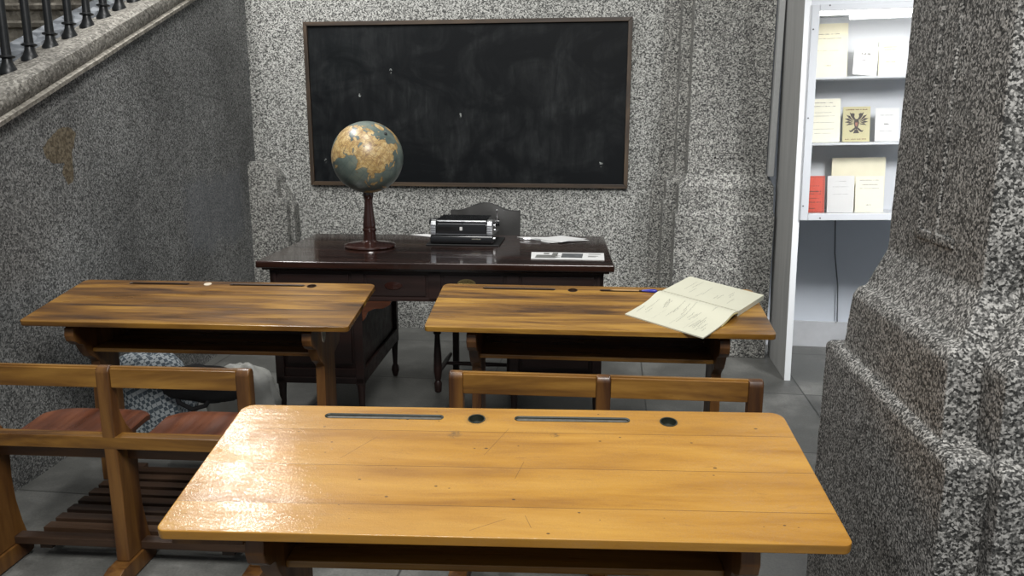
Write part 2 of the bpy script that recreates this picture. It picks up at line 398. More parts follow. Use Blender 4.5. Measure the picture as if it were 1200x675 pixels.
# stair wall on the left (runs slightly askew)
P0 = V((-2.225, 2.5, 0)); dirw = V((-.170, 2.54, 0)).normalized(); ang = math.atan2(-dirw.x, dirw.y)
WM = Matrix.Translation(V((P0.x, P0.y, 0))) @ Matrix.Rotation(ang, 4, 'Z') @ Matrix.Translation(V((0, -2.5, 0)))   # local y ~ world y, x=0 is the face
SL = .408
def zl(y): return 1.405 + SL*(y-2.716)
y0, y1 = -.4, 5.05
WB = MB().prism([(y0, 0), (y1, 0), (y1, zl(y1)+.03), (y0, zl(y0)+.03)], 'x', -.30, 0, 0)
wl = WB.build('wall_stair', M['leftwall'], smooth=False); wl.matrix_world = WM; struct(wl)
def slope_run(name, prof, mat, yy0=y0, yy1=y1, rough=.0):
    n = len(prof); k = 60; vs = []; fs = []
    for i in range(k+1):
        yy = yy0+(yy1-yy0)*i/k
        for (u, vv) in prof:
            w_ = noise.noise(V((u*9, yy*5, vv*9)))*rough
            vs.append((u+w_, yy, zl(yy)+vv+w_))
    for i in range(k):
        for q in range(n): fs.append((i*n+q, i*n+(q+1) % n, (i+1)*n+(q+1) % n, (i+1)*n+q))
    fs.append(tuple(range(n))); fs.append(tuple(range(k*n, k*n+n)))
    o = MB().add(vs, fs).build(name, mat, sharp=.7); o.matrix_world = WM; return struct(o)
slope_run('trim_1', [(-.02, -.005), (.028, -.005), (.03, .012), (.014, .02), (-.02, .02)], M['edge'], rough=.004)
slope_run('trim_2', [(-.30, .018), (.012, .018), (.02, .035), (.026, .062), (.018, .092), (-.008, .108), (-.06, .108), (-.11, .098), (-.30, .098)], M['coping'], rough=.011)
slope_run('trim_3', [(-.26, .09), (-.155, .09), (-.16, .115), (-.26, .13)], M['stringer'])
# the flight of steps behind the balustrade: rise .122, going .30, with a nosing
b = MB(); pts = []
ys = 1.2
zz = zl(ys)-.04
prof = [(ys, -.0)]
first = True
yy, zc = ys, zz
prof = [(ys, 0.0), (ys, zc)]
while yy < 4.95:
    zc += .1224
    prof += [(yy, zc-.035), (yy-.02, zc-.03), (yy-.025, zc-.012), (yy-.015, zc)]
    yy += .30
    prof += [(yy, zc)]
prof += [(yy, 0.0)]
st = b.prism(prof, 'x', -2.3, -.262, 0).build('stair_floor', M['steps'], sharp=.5); st.matrix_world = WM; struct(st)

# sandy mortar repair on the stair wall
pp = [(2.874, 1.281), (2.934, 1.319), (3.011, 1.36), (3.072, 1.352), (3.1, 1.331), (3.069, 1.275), (3.051, 1.229), (3.05, 1.133), (3.011, 1.122), (2.978, 1.17), (3.001, 1.214), (2.925, 1.211), (2.89, 1.233)]
rag = []
for i in range(len(pp)):
    (ya, za), (yb2, zb2) = pp[i], pp[(i+1) % len(pp)]
    for q in range(5):
        f_ = q/5; rag.append((ya+(yb2-ya)*f_+rnd.uniform(-.004, .004), za+(zb2-za)*f_+rnd.uniform(-.004, .004)))
o = MB().prism(rag, 'x', -.002, .0012, 0).build('wall_repair_patch', granite('SandyMortar', (.06, .046, .028), (.115, .09, .056), (.17, .14, .095), scale=60, bump=.5), smooth=False); o.matrix_world = WM; struct(o)

# balustrade
rl = thing('stair_railing', 'black wrought iron stair railing standing on the sloping stone coping', 'railing')
rl.matrix_world = WM
yb = 2.597
base_u = -.105
k = 0
while yb < 4.9:
    zb_ = zl(yb)+.098
    pr_ = [(.027, -.012), (.027, .004), (.020, .018), (.015, .034), (.0135, .048), (.0225, .052), (.0225, .058), (.0135, .062), (.0125, .10), (.0125, .50), (.0225, .505), (.0225, .512), (.0125, .517), (.0125, .80), (.019, .83), (.0125, .86), (.0125, .90)]
    MB().lathe([(r_*1.3, z_) for r_, z_ in pr_], (base_u, yb, zb_), 20).build('baluster', M['iron'], rl)
    yb += .1415; k += 1
hp = [(base_u-.03, .0), (base_u+.03, .0), (base_u+.035, .02), (base_u+.02, .04), (base_u-.02, .04), (base_u-.035, .02)]
vs, fs = [], []
for yy in (2.5, 4.95):
    for (u, vv) in hp: vs.append((u, yy, zl(yy)+.995+vv))
n = 6
fs = [tuple(range(n)), tuple(range(2*n-1, n-1, -1))]+[(i, (i+1) % n, n+(i+1) % n, n+i) for i in range(n)]
MB().add(vs, fs, .004).build('handrail', M['iron'], rl)

# stone buttress in the left corner
o = MB().prism([(-2.46, 0), (-2.135, 0), (-2.135, .86), (-2.15, .885), (-2.19, .89), (-2.19, 1.02), (-2.215, 1.075), (-2.25, 1.09), (-2.27, 1.125), (-2.37, 1.125), (-2.39, 1.09), (-2.46, 1.05)], 'y', 4.90, 5.06, .006).build('pillar_corner', M['pilaster'])
b = MB(); b.merge(bmesh.new()); roughen(o, .04, .006, 12); struct(o)
o = MB().prism([(-2.25, 0), (-2.105, 0), (-2.105, .84), (-2.13, .87), (-2.18, .98), (-2.25, 1.0)], 'y', 4.955, 5.06, .005).build('pillar_corner_step', M['pilaster']); roughen(o, .04, .005, 12, 3); struct(o)

# far pilaster beside the cabinet
def loft_stack(levels, bev=.006):
    """stack of rectangles (x0,x1,y0,y1,z) joined as one skin"""
    vs, fs = [], []
    for (a, b_, c, d, z_) in levels: vs += [(a, c, z_), (b_, c, z_), (b_, d, z_), (a, d, z_)]
    n_ = len(levels)
    for i in range(n_-1):
        for q in range(4): fs.append((i*4+q, i*4+(q+1) % 4, (i+1)*4+(q+1) % 4, (i+1)*4+q))
    fs.append((3, 2, 1, 0)); fs.append(tuple(n_*4-4+i for i in range(4)))
    return MB().add(vs, fs, bev)
pl = loft_stack([(.362, .925, 4.62, 5.06, 0), (.362, .925, 4.62, 5.06, .855), (.378, .918, 4.635, 5.06, .872), (.378, .912, 4.635, 5.06, 1.02), (.40, .90, 4.655, 5.06, 1.045),
                 (.425, .872, 4.68, 5.06, 1.085), (.425, .868, 4.68, 5.06, 3.4)])
# raised double outline on the shaft
for (a, b_, c, w_) in ((.575, .735, 1.175, .012), (.602, .708, 1.205, .008)):
    pl.box(a, a+w_, 4.674, 4.69, c, 3.3, .002).box(b_-w_, b_, 4.674, 4.69, c, 3.3, .002).box(a, b_, 4.674, 4.69, c, c+w_, .002)
o = pl.build('pillar_far', M['pilaster']); struct(o)
o = loft_stack([(.300, .40, 4.80, 5.06, 0), (.300, .40, 4.80, 5.06, .90), (.315, .40, 4.81, 5.06, .915), (.315, .40, 4.81, 5.06, 1.03), (.37, .45, 4.84, 5.06, 1.075), (.37, .45, 4.84, 5.06, 3.4)]).build('pillar_far_step', M['pilaster']); struct(o)
o = loft_stack([(.235, .40, 4.97, 5.06, 0), (.235, .40, 4.97, 5.06, .92), (.25, .40, 4.975, 5.06, 1.03), (.28, .42, 4.98, 5.06, 1.075), (.28, .42, 4.98, 5.06, 3.4)]).build('pillar_far_backing', M['pilaster']); struct(o)
struct(MB().box(.876, .908, 4.64, 4.70, 1.075, 3.4, .004).build('trim_4', M['trimgrey']))

# near pillar on the right
L = [(.545, 1.6, 1.250, 1.985, 0), (.545, 1.6, 1.250, 1.985, .832), (.552, 1.6, 1.258, 1.970, .845), (.562, 1.6, 1.318, 1.90, .850),
     (.562, 1.6, 1.330, 1.868, .985), (.572, 1.6, 1.338, 1.862, 1.005), (.588, 1.6, 1.345, 1.862, 1.01), (.628, 1.6, 1.392, 1.862, 1.095), (.628, 1.6, 1.398, 1.862, 3.4)]
pl = loft_stack(L, .004)
# moulding lines of the sunk panel on the shaft's side
pl.box(.6225, .634, 1.680, 1.705, 1.15, 3.2, .003).box(.6225, .634, 1.595, 1.615, 1.15, 3.2, .003).box(.6235, .634, 1.52, 1.705, 1.145, 1.165, .003)
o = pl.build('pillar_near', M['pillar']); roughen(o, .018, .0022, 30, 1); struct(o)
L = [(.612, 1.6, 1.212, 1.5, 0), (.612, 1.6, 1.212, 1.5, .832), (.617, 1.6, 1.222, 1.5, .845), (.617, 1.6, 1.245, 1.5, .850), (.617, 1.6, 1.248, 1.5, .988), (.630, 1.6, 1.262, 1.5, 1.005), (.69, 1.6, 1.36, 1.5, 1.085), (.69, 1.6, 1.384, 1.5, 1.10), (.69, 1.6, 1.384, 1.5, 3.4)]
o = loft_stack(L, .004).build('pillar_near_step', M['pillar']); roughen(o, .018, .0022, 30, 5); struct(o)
o = MB().lathe([(.001, 0), (.0045, 0), (.0045, .003), (.001, .003)], (0, 0, 0), 12).build('sticker', plain('MagentaDot', (.35, .02, .08), .5), loc=(.690+.02, 1.368, 1.452)); o.rotation_euler = (PI/2, 0, 0)
tag(o, 'tiny dark pink dot stuck on the near stone pillar', 'sticker')

# ------------------------------------------------------------------ blackboard
bb = thing('blackboard', 'wide blackboard in a weathered brown wooden frame on the wall', 'blackboard', (-.955, 5.037, 1.4866))
hw, hh, fw_ = 1.0445, .519, .026
MB().box(-hw+.01, hw-.01, -.018, -.002, -hh+.01, hh-.01, 0).build('writing_surface', M['slate'], bb, smooth=False)
b = MB()
for s_ in (-1, 1):
    b.prism([(-hw, s_*hh), (hw, s_*hh), (hw-fw_, s_*(hh-fw_)), (-hw+fw_, s_*(hh-fw_))], 'y', -.034, -.001, .003)
for s_ in (-1, 1):
    b.prism([(s_*hw, -hh), (s_*hw, hh), (s_*(hw-fw_), hh-fw_), (s_*(hw-fw_), -hh+fw_)], 'y', -.034, -.001, .003, mi=1)
b.build('frame', [M['frame'], wood('WeatheredFrameUpright', (.10, .065, .036), (.048, .030, .017), (.018, .012, .008), rough=.55, coat=.1, axis='z')], bb)

# ------------------------------------------------------------------ school desks
def desktop_mesh(W, D, th=.02, corner=.028):
    pts = []
    def arc(cx, cy, r, a0, a1, n=7):
        return [(cx+r*math.cos(a0+(a1-a0)*i/n), cy+r*math.sin(a0+(a1-a0)*i/n)) for i in range(n+1)]
    c = corner; f = .016
    pts += arc(-W/2+f, f, f, PI, 1.5*PI); pts += arc(W/2-f, f, f, 1.5*PI, 2*PI)
    pts += arc(W/2-c, D-c, c, 0, PI/2); pts += arc(-W/2+c, D-c, c, PI/2, PI)
    return MB().prism(pts, 'z', -th, 0, .003, segs=2)
def apply_boolean(o, cutter):
    o.modifiers.clear(); cutter.modifiers.clear(); md = o.modifiers.new('cut', 'BOOLEAN'); md.operation = 'DIFFERENCE'; md.object = cutter; md.solver = 'EXACT'
    dg = bpy.context.evaluated_depsgraph_get(); dg.update()
    me = bpy.data.meshes.new_from_object(o.evaluated_get(dg)); old = o.data
    o.modifiers.clear(); o.data = me; me.name = old.name
    me.shade_smooth(); me.set_sharp_from_angle(angle=.6); flat_normals(o)
    cm = cutter.data; bpy.data.objects.remove(cutter); bpy.data.meshes.remove(cm)

PANEL = [(.035, .648), (.030, .622), (.038, .600), (.060, .583), (.085, .575), (.100, .548), (.122, .520), (.150, .503), (.168, .485),
         (.160, .30), (.160, .001), (.300, .001), (.298, .50), (.370, .53), (.395, .60), (.395, .712), (.060, .6605)]
# bench support: slim post above the seat, broad body below, in local y-z
BPOST = [(-.494, .668), (-.488, .680), (-.474, .684), (-.462, .680), (-.456, .668), (-.456, .545), (-.445, .515), (-.425, .480), (-.402, .452), (-.390, .43), (-.386, .36),
         (-.392, .28), (-.388, .20), (-.372, .12), (-.355, .06), (-.492, .06), (-.490, .30), (-.494, .48)]

def school_desk(label, loc, rz, D, top, rail, post, groove, holes, grooves, deep, group='wooden two-seat school desks'):
    root = thing('school_desk', label, 'desk', loc, rz, group)
    ZF, SLP = .683, .0684/.414
    tilt = math.atan(SLP); TM = Matrix.Translation((0, 0, ZF)) @ Matrix.Rotation(tilt, 4, 'X')
    dt = desktop_mesh(1.1975, D/math.cos(tilt)).build('desktop', top, root); dt.matrix_local = TM
    # pen grooves and inkwell holes are cut into the top
    b = MB()
    for (gx0, gx1, gy) in grooves:
        r_ = .0095
        b.merge(bmesh.new())
        pts = [(gx0+r_-r_*math.sin(a), gy+r_*math.cos(a)) for a in [PI*i/8 for i in range(9)]] + [(gx1-r_+r_*math.sin(a), gy-r_*math.cos(a)) for a in [PI*i/8 for i in range(9)]]
        b.prism(pts, 'z', -.009, .02, 0)
    for (hx, hy) in holes: b.lathe([(.0165, -.015), (.0165, .02)], (hx, hy, 0), 24)
    cut = b.build('cutter', M['ink'], None, smooth=False)
    cut.matrix_world = Matrix.Translation(loc) @ Matrix.Rotation(rz, 4, 'Z') @ TM
    root.matrix_world = Matrix.Translation(loc) @ Matrix.Rotation(rz, 4, 'Z')
    bpy.context.view_layer.update()
    apply_boolean(dt, cut)
    for (gx0, gx1, gy) in grooves:
        r_ = .0093; pts = [(gx0+r_-r_*math.sin(a), gy+r_*math.cos(a)) for a in [PI*i/8 for i in range(9)]] + [(gx1-r_+r_*math.sin(a), gy-r_*math.cos(a)) for a in [PI*i/8 for i in range(9)]]
        g_ = MB().prism(pts, 'z', -.0092, -.0078 if not deep else -.0035, 0)
        r2_ = r_-.0026; cxs = (gx0+r_, gx1-r_); N = len(pts); vs = []
        for (px_, py_) in pts:
            cx_ = cxs[0] if px_ < (gx0+gx1)/2 else cxs[1]
            d_ = V((px_-cx_, py_-gy)); k_ = r2_/max(1e-6, d_.length)
            q_ = (cx_+d_.x*k_, gy+d_.y*k_)
            o_ = (cx_+d_.x*1.10, gy+d_.y*1.10)
            vs += [(o_[0], o_[1], .0002), (o_[0], o_[1], .0008), (q_[0], q_[1], -.001), (q_[0], q_[1], -.0075)]
        g_.add(vs, [(4*i_+a_, 4*((i_+1) % N)+a_, 4*((i_+1) % N)+a_+1, 4*i_+a_+1) for i_ in range(N) for a_ in range(3)], 0, 2, 1)
        o = g_.build('pen_groove', [groove, M['ink'] if deep else M['groove_dark']], dt)
    for (hx, hy) in holes:
        MB().lathe([(.0005, -.0145), (.0155, -.0145), (.0163, -.004), (.0163, .0008), (.0188, .0010), (.0192, -.0002), (.0164, -.0002), (.0160, -.006), (.014, -.0125), (.0005, -.013)], (hx, hy, 0), 28).build('inkwell_hole', M['ink'] if deep else M['groove_dark'], dt)
    for s_ in (-1, 1):
        x0 = s_*.4375
        MB().prism(PANEL, 'x', x0-.0175, x0+.0175, .003).build('side_panel', post, root)
    # book shelf with its lip, back board and front apron
    MB().box(-.421, .421, .135, .385, .532, .548, .004).build('book_shelf', rail, root)
    MB().box(-.421, .421, .372, .388, .548, .708, .002).build('back_board', M['under'], root)
    MB().box(-.421, .421, .18, .215, .095, .150, .003).build('foot_bar', M['under'], root)
    # skids and slatted footrest
    for x0 in (-.408, .01, .428):
        MB().prism([(-.560, .004), (-.352, .004), (-.345, .02), (-.345, .060), (-.530, .060), (-.556, .050), (-.570, .030)], 'x', x0-.0275, x0+.0275, .004).build('foot', post, root)

    b = MB()
    b.box(-.392, .392, -.420, -.380, .062, .088, .003)
    for i in range(8):
        ys_ = -.357+.0605*i
        b.box(-.335, .335, ys_, ys_+.040, .066, .088, .002)
    b.box(-.32, -.28, -.40, .185, .040, .066, 0).box(.28, .32, -.40, .185, .040, .066, 0)
    b.build('slatted_footrest', M['slat'], root)
    # bench supports
    for x0 in (-.408, .01, .428):
        MB().prism(BPOST, 'x', x0-.0205, x0+.0205, .005, segs=3).build('bench_support', post, root)
    for (za, zb, nm) in ((.618, .677, 'top_rail'), (.428, .468, 'lower_rail')):
        yc = -.488 if za > .5 else -.482
        b = MB()
        if za > .5:
            b.box(-.388, -.0105, yc, yc+.022, za, zb, .003).box(.0305, .408, yc, yc+.022, za, zb, .003)
            b.box(-.42, .44, yc+.008, yc+.022, za+.004, zb+.004, .002)
        else:
            b.box(-.44, .44, yc-.012, yc+.030, za, zb, .004)
        b.build(nm, rail, root)
    # tip-up seats: dished boards with rounded front corners
    for s_ in (-1, 1):
        x0 = .01+s_*.2125; hw_ = .178
        nx, ny = 14, 12; vs, fs = [], []
        for side in (0, 1):
            for i in range(nx+1):
                for j_ in range(ny+1):
                    u_, v_ = i/nx*2-1, j_/ny
                    yy_ = -.47+.31*v_
                    wx = hw_
                    fy = -.16-.045*abs(u_)**6
                    yy_ = -.45+(fy+.45)*v_
                    z_ = .428-.012*math.sin(PI*min(1, v_*1.1))-.010*v_**6 + .006*v_
                    vs.append((x0+u_*wx, yy_, z_-(0 if side == 0 else .016)))
        n1 = (nx+1)*(ny+1)
        idx = lambda i, j_, sd: sd*n1+i*(ny+1)+j_
        for i in range(nx):
            for j_ in range(ny):
                fs.append((idx(i,j_,0), idx(i+1,j_,0), idx(i+1,j_+1,0), idx(i,j_+1,0)))
                fs.append((idx(i,j_,1), idx(i,j_+1,1), idx(i+1,j_+1,1), idx(i+1,j_,1)))
        for i in range(nx):
            fs.append((idx(i,0,0), idx(i,0,1), idx(i+1,0,1), idx(i+1,0,0))); fs.append((idx(i,ny,0), idx(i+1,ny,0), idx(i+1,ny,1), idx(i,ny,1)))
        for j_ in range(ny):
            fs.append((idx(0,j_,0), idx(0,j_+1,0), idx(0,j_+1,1), idx(0,j_,1))); fs.append((idx(nx,j_,0), idx(nx,j_,1), idx(nx,j_+1,1), idx(nx,j_+1,0)))
        MB().add(vs, fs).build('seat', M['seat'], root, sharp=.9)
        MB().box(x0-.165, x0+.165, -.30, -.27, .372, .405, .003).build('seat_batten', M['under'], root)
    MB().box(-.385, .405, -.440, -.422, .375, .425, .003).build('seat_bearer', M['under'], root)
    if deep:
        MB().prism([(.03, .655), (.085, .664), (.085, .645), (.03, .640)], 'x', -.585, -.4555, .002).build('top_batten', post, root)
        MB().prism([(.05, .662), (.12, .672), (.115, .645), (.06, .640)], 'x', .500, .535, .003).build('corner_block', post, root)
    return root

front = school_desk('nearest school desk, honey-coloured top with grey pen grooves and scratches', (-.178, 1.197, 0), .0884, .430, M['top_front'], M['rail'], M['post'], M['groove'],
                    [(-.069, .388), (.345, .388)], [(-.402, -.142, .392), (.014, .262, .392)], True)
left = school_desk('brown school desk by the stair wall with its slatted bench in view', (-1.4947, 2.4769, 0), .0576, .414, M['top_dark2'], M['rail'], M['post'], M['groove_dark'],
                   [(.350, .384)], [(-.395, -.149, .386), (.018, .320, .386)], False)
right = school_desk('amber streaked school desk carrying the open notebook', (-.0416, 2.5808, 0), .0403, .414, M['top_dark'], M['rail'], M['post'], M['groove_dark'],
                    [(-.088, .372)], [(-.437, -.155, .376), (.016, .30, .376)], False)
# white enamel ring on the left desk and its steel hinge plate
TMd = Matrix.Translation((0, 0, .683)) @ Matrix.Rotation(math.atan(.0684/.414), 4, 'X')
o = MB().lathe([(.006, 0), (.015, 0), (.015, .002), (.006, .002)], (0, 0, 0), 24).build('inkwell_plug', M['sticker'], left); o.matrix_local = TMd @ Matrix.Translation((-.072, .384, .0003)); o['label'] = 'small pale disc set in the desktop'
b = MB().prism([(.03, .668), (.07, .672), (.075, .640), (.066, .618), (.052, .612), (.038, .620)], 'x', .492, .496, .001)
b.lathe([(.0055, 0), (.0055, .003)], (.4955, .056, .629), 12, mat=Matrix.Rotation(PI/2, 4, 'Y'))
o = b.build('hinge_plate', M['steel'], left); o['label'] = 'pale steel hinge plate under the right end'

# ------------------------------------------------------------------ teacher's desk
od = thing('teacher_desk', "large dark mahogany teacher's desk with glossy top in front of the blackboard", 'desk', (-.7677, 3.2457, 0), .0658)
MB().box(-.785, .785, 0, .879, .750, .7805, .006, segs=3).build('desktop', M['mahogany'], od)
MB().box(-.765, .765, .02, .859, .738, .750, .003).build('desktop_molding', M['mahogany'], od)
YF = .05
# frieze with four sunk panels
b = MB().box(-.742, .742, YF+.006, YF+.02, .598, .740, .001)
b.box(-.742, .742, YF, YF+.012, .722, .740, .002).box(-.742, .742, YF, YF+.012, .598, .614, .002)
div = [-.742, -.345, .0, .345, .742]
for x_ in div: b.box(max(-.742, x_-.028), min(.742, x_+.028), YF, YF+.012, .600, .738, .002)
b.box(-.742, .742, .80, .82, .598, .740, .001)
b.box(-.742, -.725, YF, .82, .598, .740, .001).box(.725, .742, YF, .82, .598, .740, .001)
b.build('frieze', M['mahog_side'], od)
for i in range(4):
    x0, x1 = div[i]+.040, div[i+1]-.040
    MB().prism([(x0, .620), (x1, .620), (x1, .716), (x0, .716)], 'y', YF+.001, YF+.010, .0035).build('frieze_panel', M['mahog_side'], od)
el = MB()
el.lathe([(.0, 0), (.040, 0), (.038, .003), (.0, .004)], (0, 0, 0), 32)
o = el.build('oval_ornament', M['pole'], od); o.matrix_local = Matrix.Translation((-.185, YF, .668)) @ Matrix.Rotation(PI/2, 4, 'X') @ Matrix.Diagonal((1, .45, 1, 1)); o['label'] = 'dark oval ornament'
# pierced brass handle plate
b = MB()
b.lathe([(.031, 0), (.041, 0), (.041, .003), (.031, .003), (.031, 0)], (0, 0, 0), 40)
for xx in (-.013, 0, .013): b.box(xx-.0025, xx+.0025, -.036, .036, .0002, .003, .0006)
b.box(-.036, .036, -.003, .003, .0002, .003, .0006)
b.tube([(-.034, 0, .001), (-.022, -.006, .012), (0, -.009, .014), (.022, -.006, .012), (.034, 0, .001)], .003, 8)
o = b.build('brass_handle', M['brass'], od); o.matrix_local = Matrix.Translation((.142, YF, .681)) @ Matrix.Rotation(PI/2, 4, 'X') @ Matrix.Diagonal((1, .52, 1, 1)); o['label'] = 'pierced oval brass handle'
for s_ in (-1, 1):
    xo, xi = s_*.742, s_*.332
    xa, xb = min(xo, xi), max(xo, xi)
    b = MB().box(xa+.02, xb-.02, YF+.02, .79, .225, .60, .001)
    b.box(xa, xb, YF, .815, .205, .235, .004)
    for (ya, yb_) in ((YF, YF+.04), (.775, .815)):
        b.box(xa, xa+.04, ya, yb_, .20, .60, .003); b.box(xb-.04, xb, ya, yb_, .20, .60, .003)
    b.box(xa+.03, xb-.03, YF+.008, YF+.03, .235, .275, .002).box(xa+.03, xb-.03, YF+.008, YF+.03, .56, .60, .002)
    for xs in (xa, xb-.012):
        b.box(xs, xs+.012, YF+.03, .79, .235, .275, .002).box(xs, xs+.012, YF+.03, .79, .555, .60, .002)
    b.build('pedestal', M['mahog_side'], od)
    MB().box(xa+.055, xb-.055, YF+.010, YF+.022, .295, .545, .005).build('door_panel', M['mahog_side'], od)
    for xx in (xa+.02, xb-.02):
        for yy in (YF+.02, .795):
            b = MB(); p = [(.0205, .205), (.017, .17), (.013, .09), (.012, .07), (.0195, .055), (.021, .035), (.015, .014), (.011, .0)]
            b.lathe(p[::-1], (xx, yy, 0), 20).build('leg', M['mahog_side'], od)
# curved spandrels in the knee hole
for s_ in (-1, 1):
    pts = [(s_*.332, .600), (s_*.332, .50), (s_*.318, .515), (s_*.305, .545), (s_*.275, .560), (s_*.235, .562), (s_*.205, .578), (s_*.195, .600)]
    MB().prism(pts, 'y', YF+.004, YF+.024, .002).build('corner_bracket', wood('BracketVarnish%d' % (s_+1), (.16, .05, .018), (.10, .03, .012), (.05, .015, .006), rough=.3), od)

# ------------------------------------------------------------------ chair behind the desk
ch = thing('desk_chair', 'dark wooden chair with camel-backed black leather rest behind the desk', 'chair', (-.690, 3.975, 0), .02)
def leg_prof(h): return [(.010, 0), (.017, .006), (.019, .03), (.021, .05), (.013, .065), (.017, .078), (.022, .12), (.020, .20), (.014, .29), (.013, .31), (.021, .32), (.013, .335), (.020, .36), (.020, h)]
for x_ in (-.19, .19):
    MB().lathe(leg_prof(.43), (x_, -.19, 0), 20).build('leg', M['mahog_side'], ch)
    b = MB().prism([(.165, 0), (.195, 0), (.205, .43), (.215, .60), (.195, .60), (.175, .43)], 'x', x_*.85-.017, x_*.85+.017, .004); b.build('leg', M['mahog_side'], ch)
for x_ in (-.19, .19):
    MB().tube([(x_, -.18, .10), (x_, -.05, .10), (x_, .05, .10), (x_, .17, .10)], [.009, .013, .013, .009], 10).build('stretcher', M['mahog_side'], ch)
MB().tube([(-.19, 0, .10), (0, 0, .10), (.19, 0, .10)], [.009, .013, .009], 10).build('stretcher', M['mahog_side'], ch)
MB().box(-.215, .215, -.215, .205, .40, .445, .006).build('seat_frame', M['mahog_side'], ch)
MB().box(-.205, .205, -.205, .185, .445, .475, .014, segs=4).build('seat', M['leather'], ch)
# camel back
nx, nz = 40, 14; vs, fs = [], []
def camel(u): return .906 + .040*math.exp(-(u/.42)**2*1.3)*(1 if abs(u) < 1 else 0) - .006*math.cos(PI*u) * 0
for sd in (0, 1):
    for i in range(nx+1):
        u_ = i/nx*2-1
        zt = .902+.042*(.5+.5*math.cos(PI*min(1, abs(u_)/.82)))
        for j_ in range(nz+1):
            v_ = j_/nz; z_ = .58+(zt-.58)*v_
            puff = .008*(1-u_**4)*(1-(2*v_-1)**4)+.003*noise.noise(V((u_*3, v_*3, sd)))
            yc = .207+.06*(z_-.45)/.5
            vs.append((u_*.193, yc+(-.014-puff if sd == 0 else .014+puff), z_))
n1 = (nx+1)*(nz+1); ix = lambda i, j_, sd: sd*n1+i*(nz+1)+j_
for i in range(nx):
    for j_ in range(nz):
        fs.append((ix(i,j_,0), ix(i+1,j_,0), ix(i+1,j_+1,0), ix(i,j_+1,0))); fs.append((ix(i,j_,1), ix(i,j_+1,1), ix(i+1,j_+1,1), ix(i+1,j_,1)))
for i in range(nx): fs += [(ix(i,0,0), ix(i,0,1), ix(i+1,0,1), ix(i+1,0,0)), (ix(i,nz,0), ix(i+1,nz,0), ix(i+1,nz,1), ix(i,nz,1))]
for j_ in range(nz): fs += [(ix(0,j_,0), ix(0,j_+1,0), ix(0,j_+1,1), ix(0,j_,1)), (ix(nx,j_,0), ix(nx,j_,1), ix(nx,j_+1,1), ix(nx,j_+1,0))]
MB().add(vs, fs).build('backrest', M['leather'], ch, sharp=1.0)
b = MB()
for i in range(nx+1):
    u_ = i/nx*2-1; zt = .902+.042*(.5+.5*math.cos(PI*min(1, abs(u_)/.82)))
    b.merge(bmesh.new())
pp = [(u_*.193, .207+.06*(z_-.45)/.5-.010, z_) for u_, z_ in [((i/nx*2-1), .902+.042*(.5+.5*math.cos(PI*min(1, abs(i/nx*2-1)/.82)))) for i in range(nx+1)]]
b.tube(pp, .0045, 8).build('piping', M['matblack'], ch)

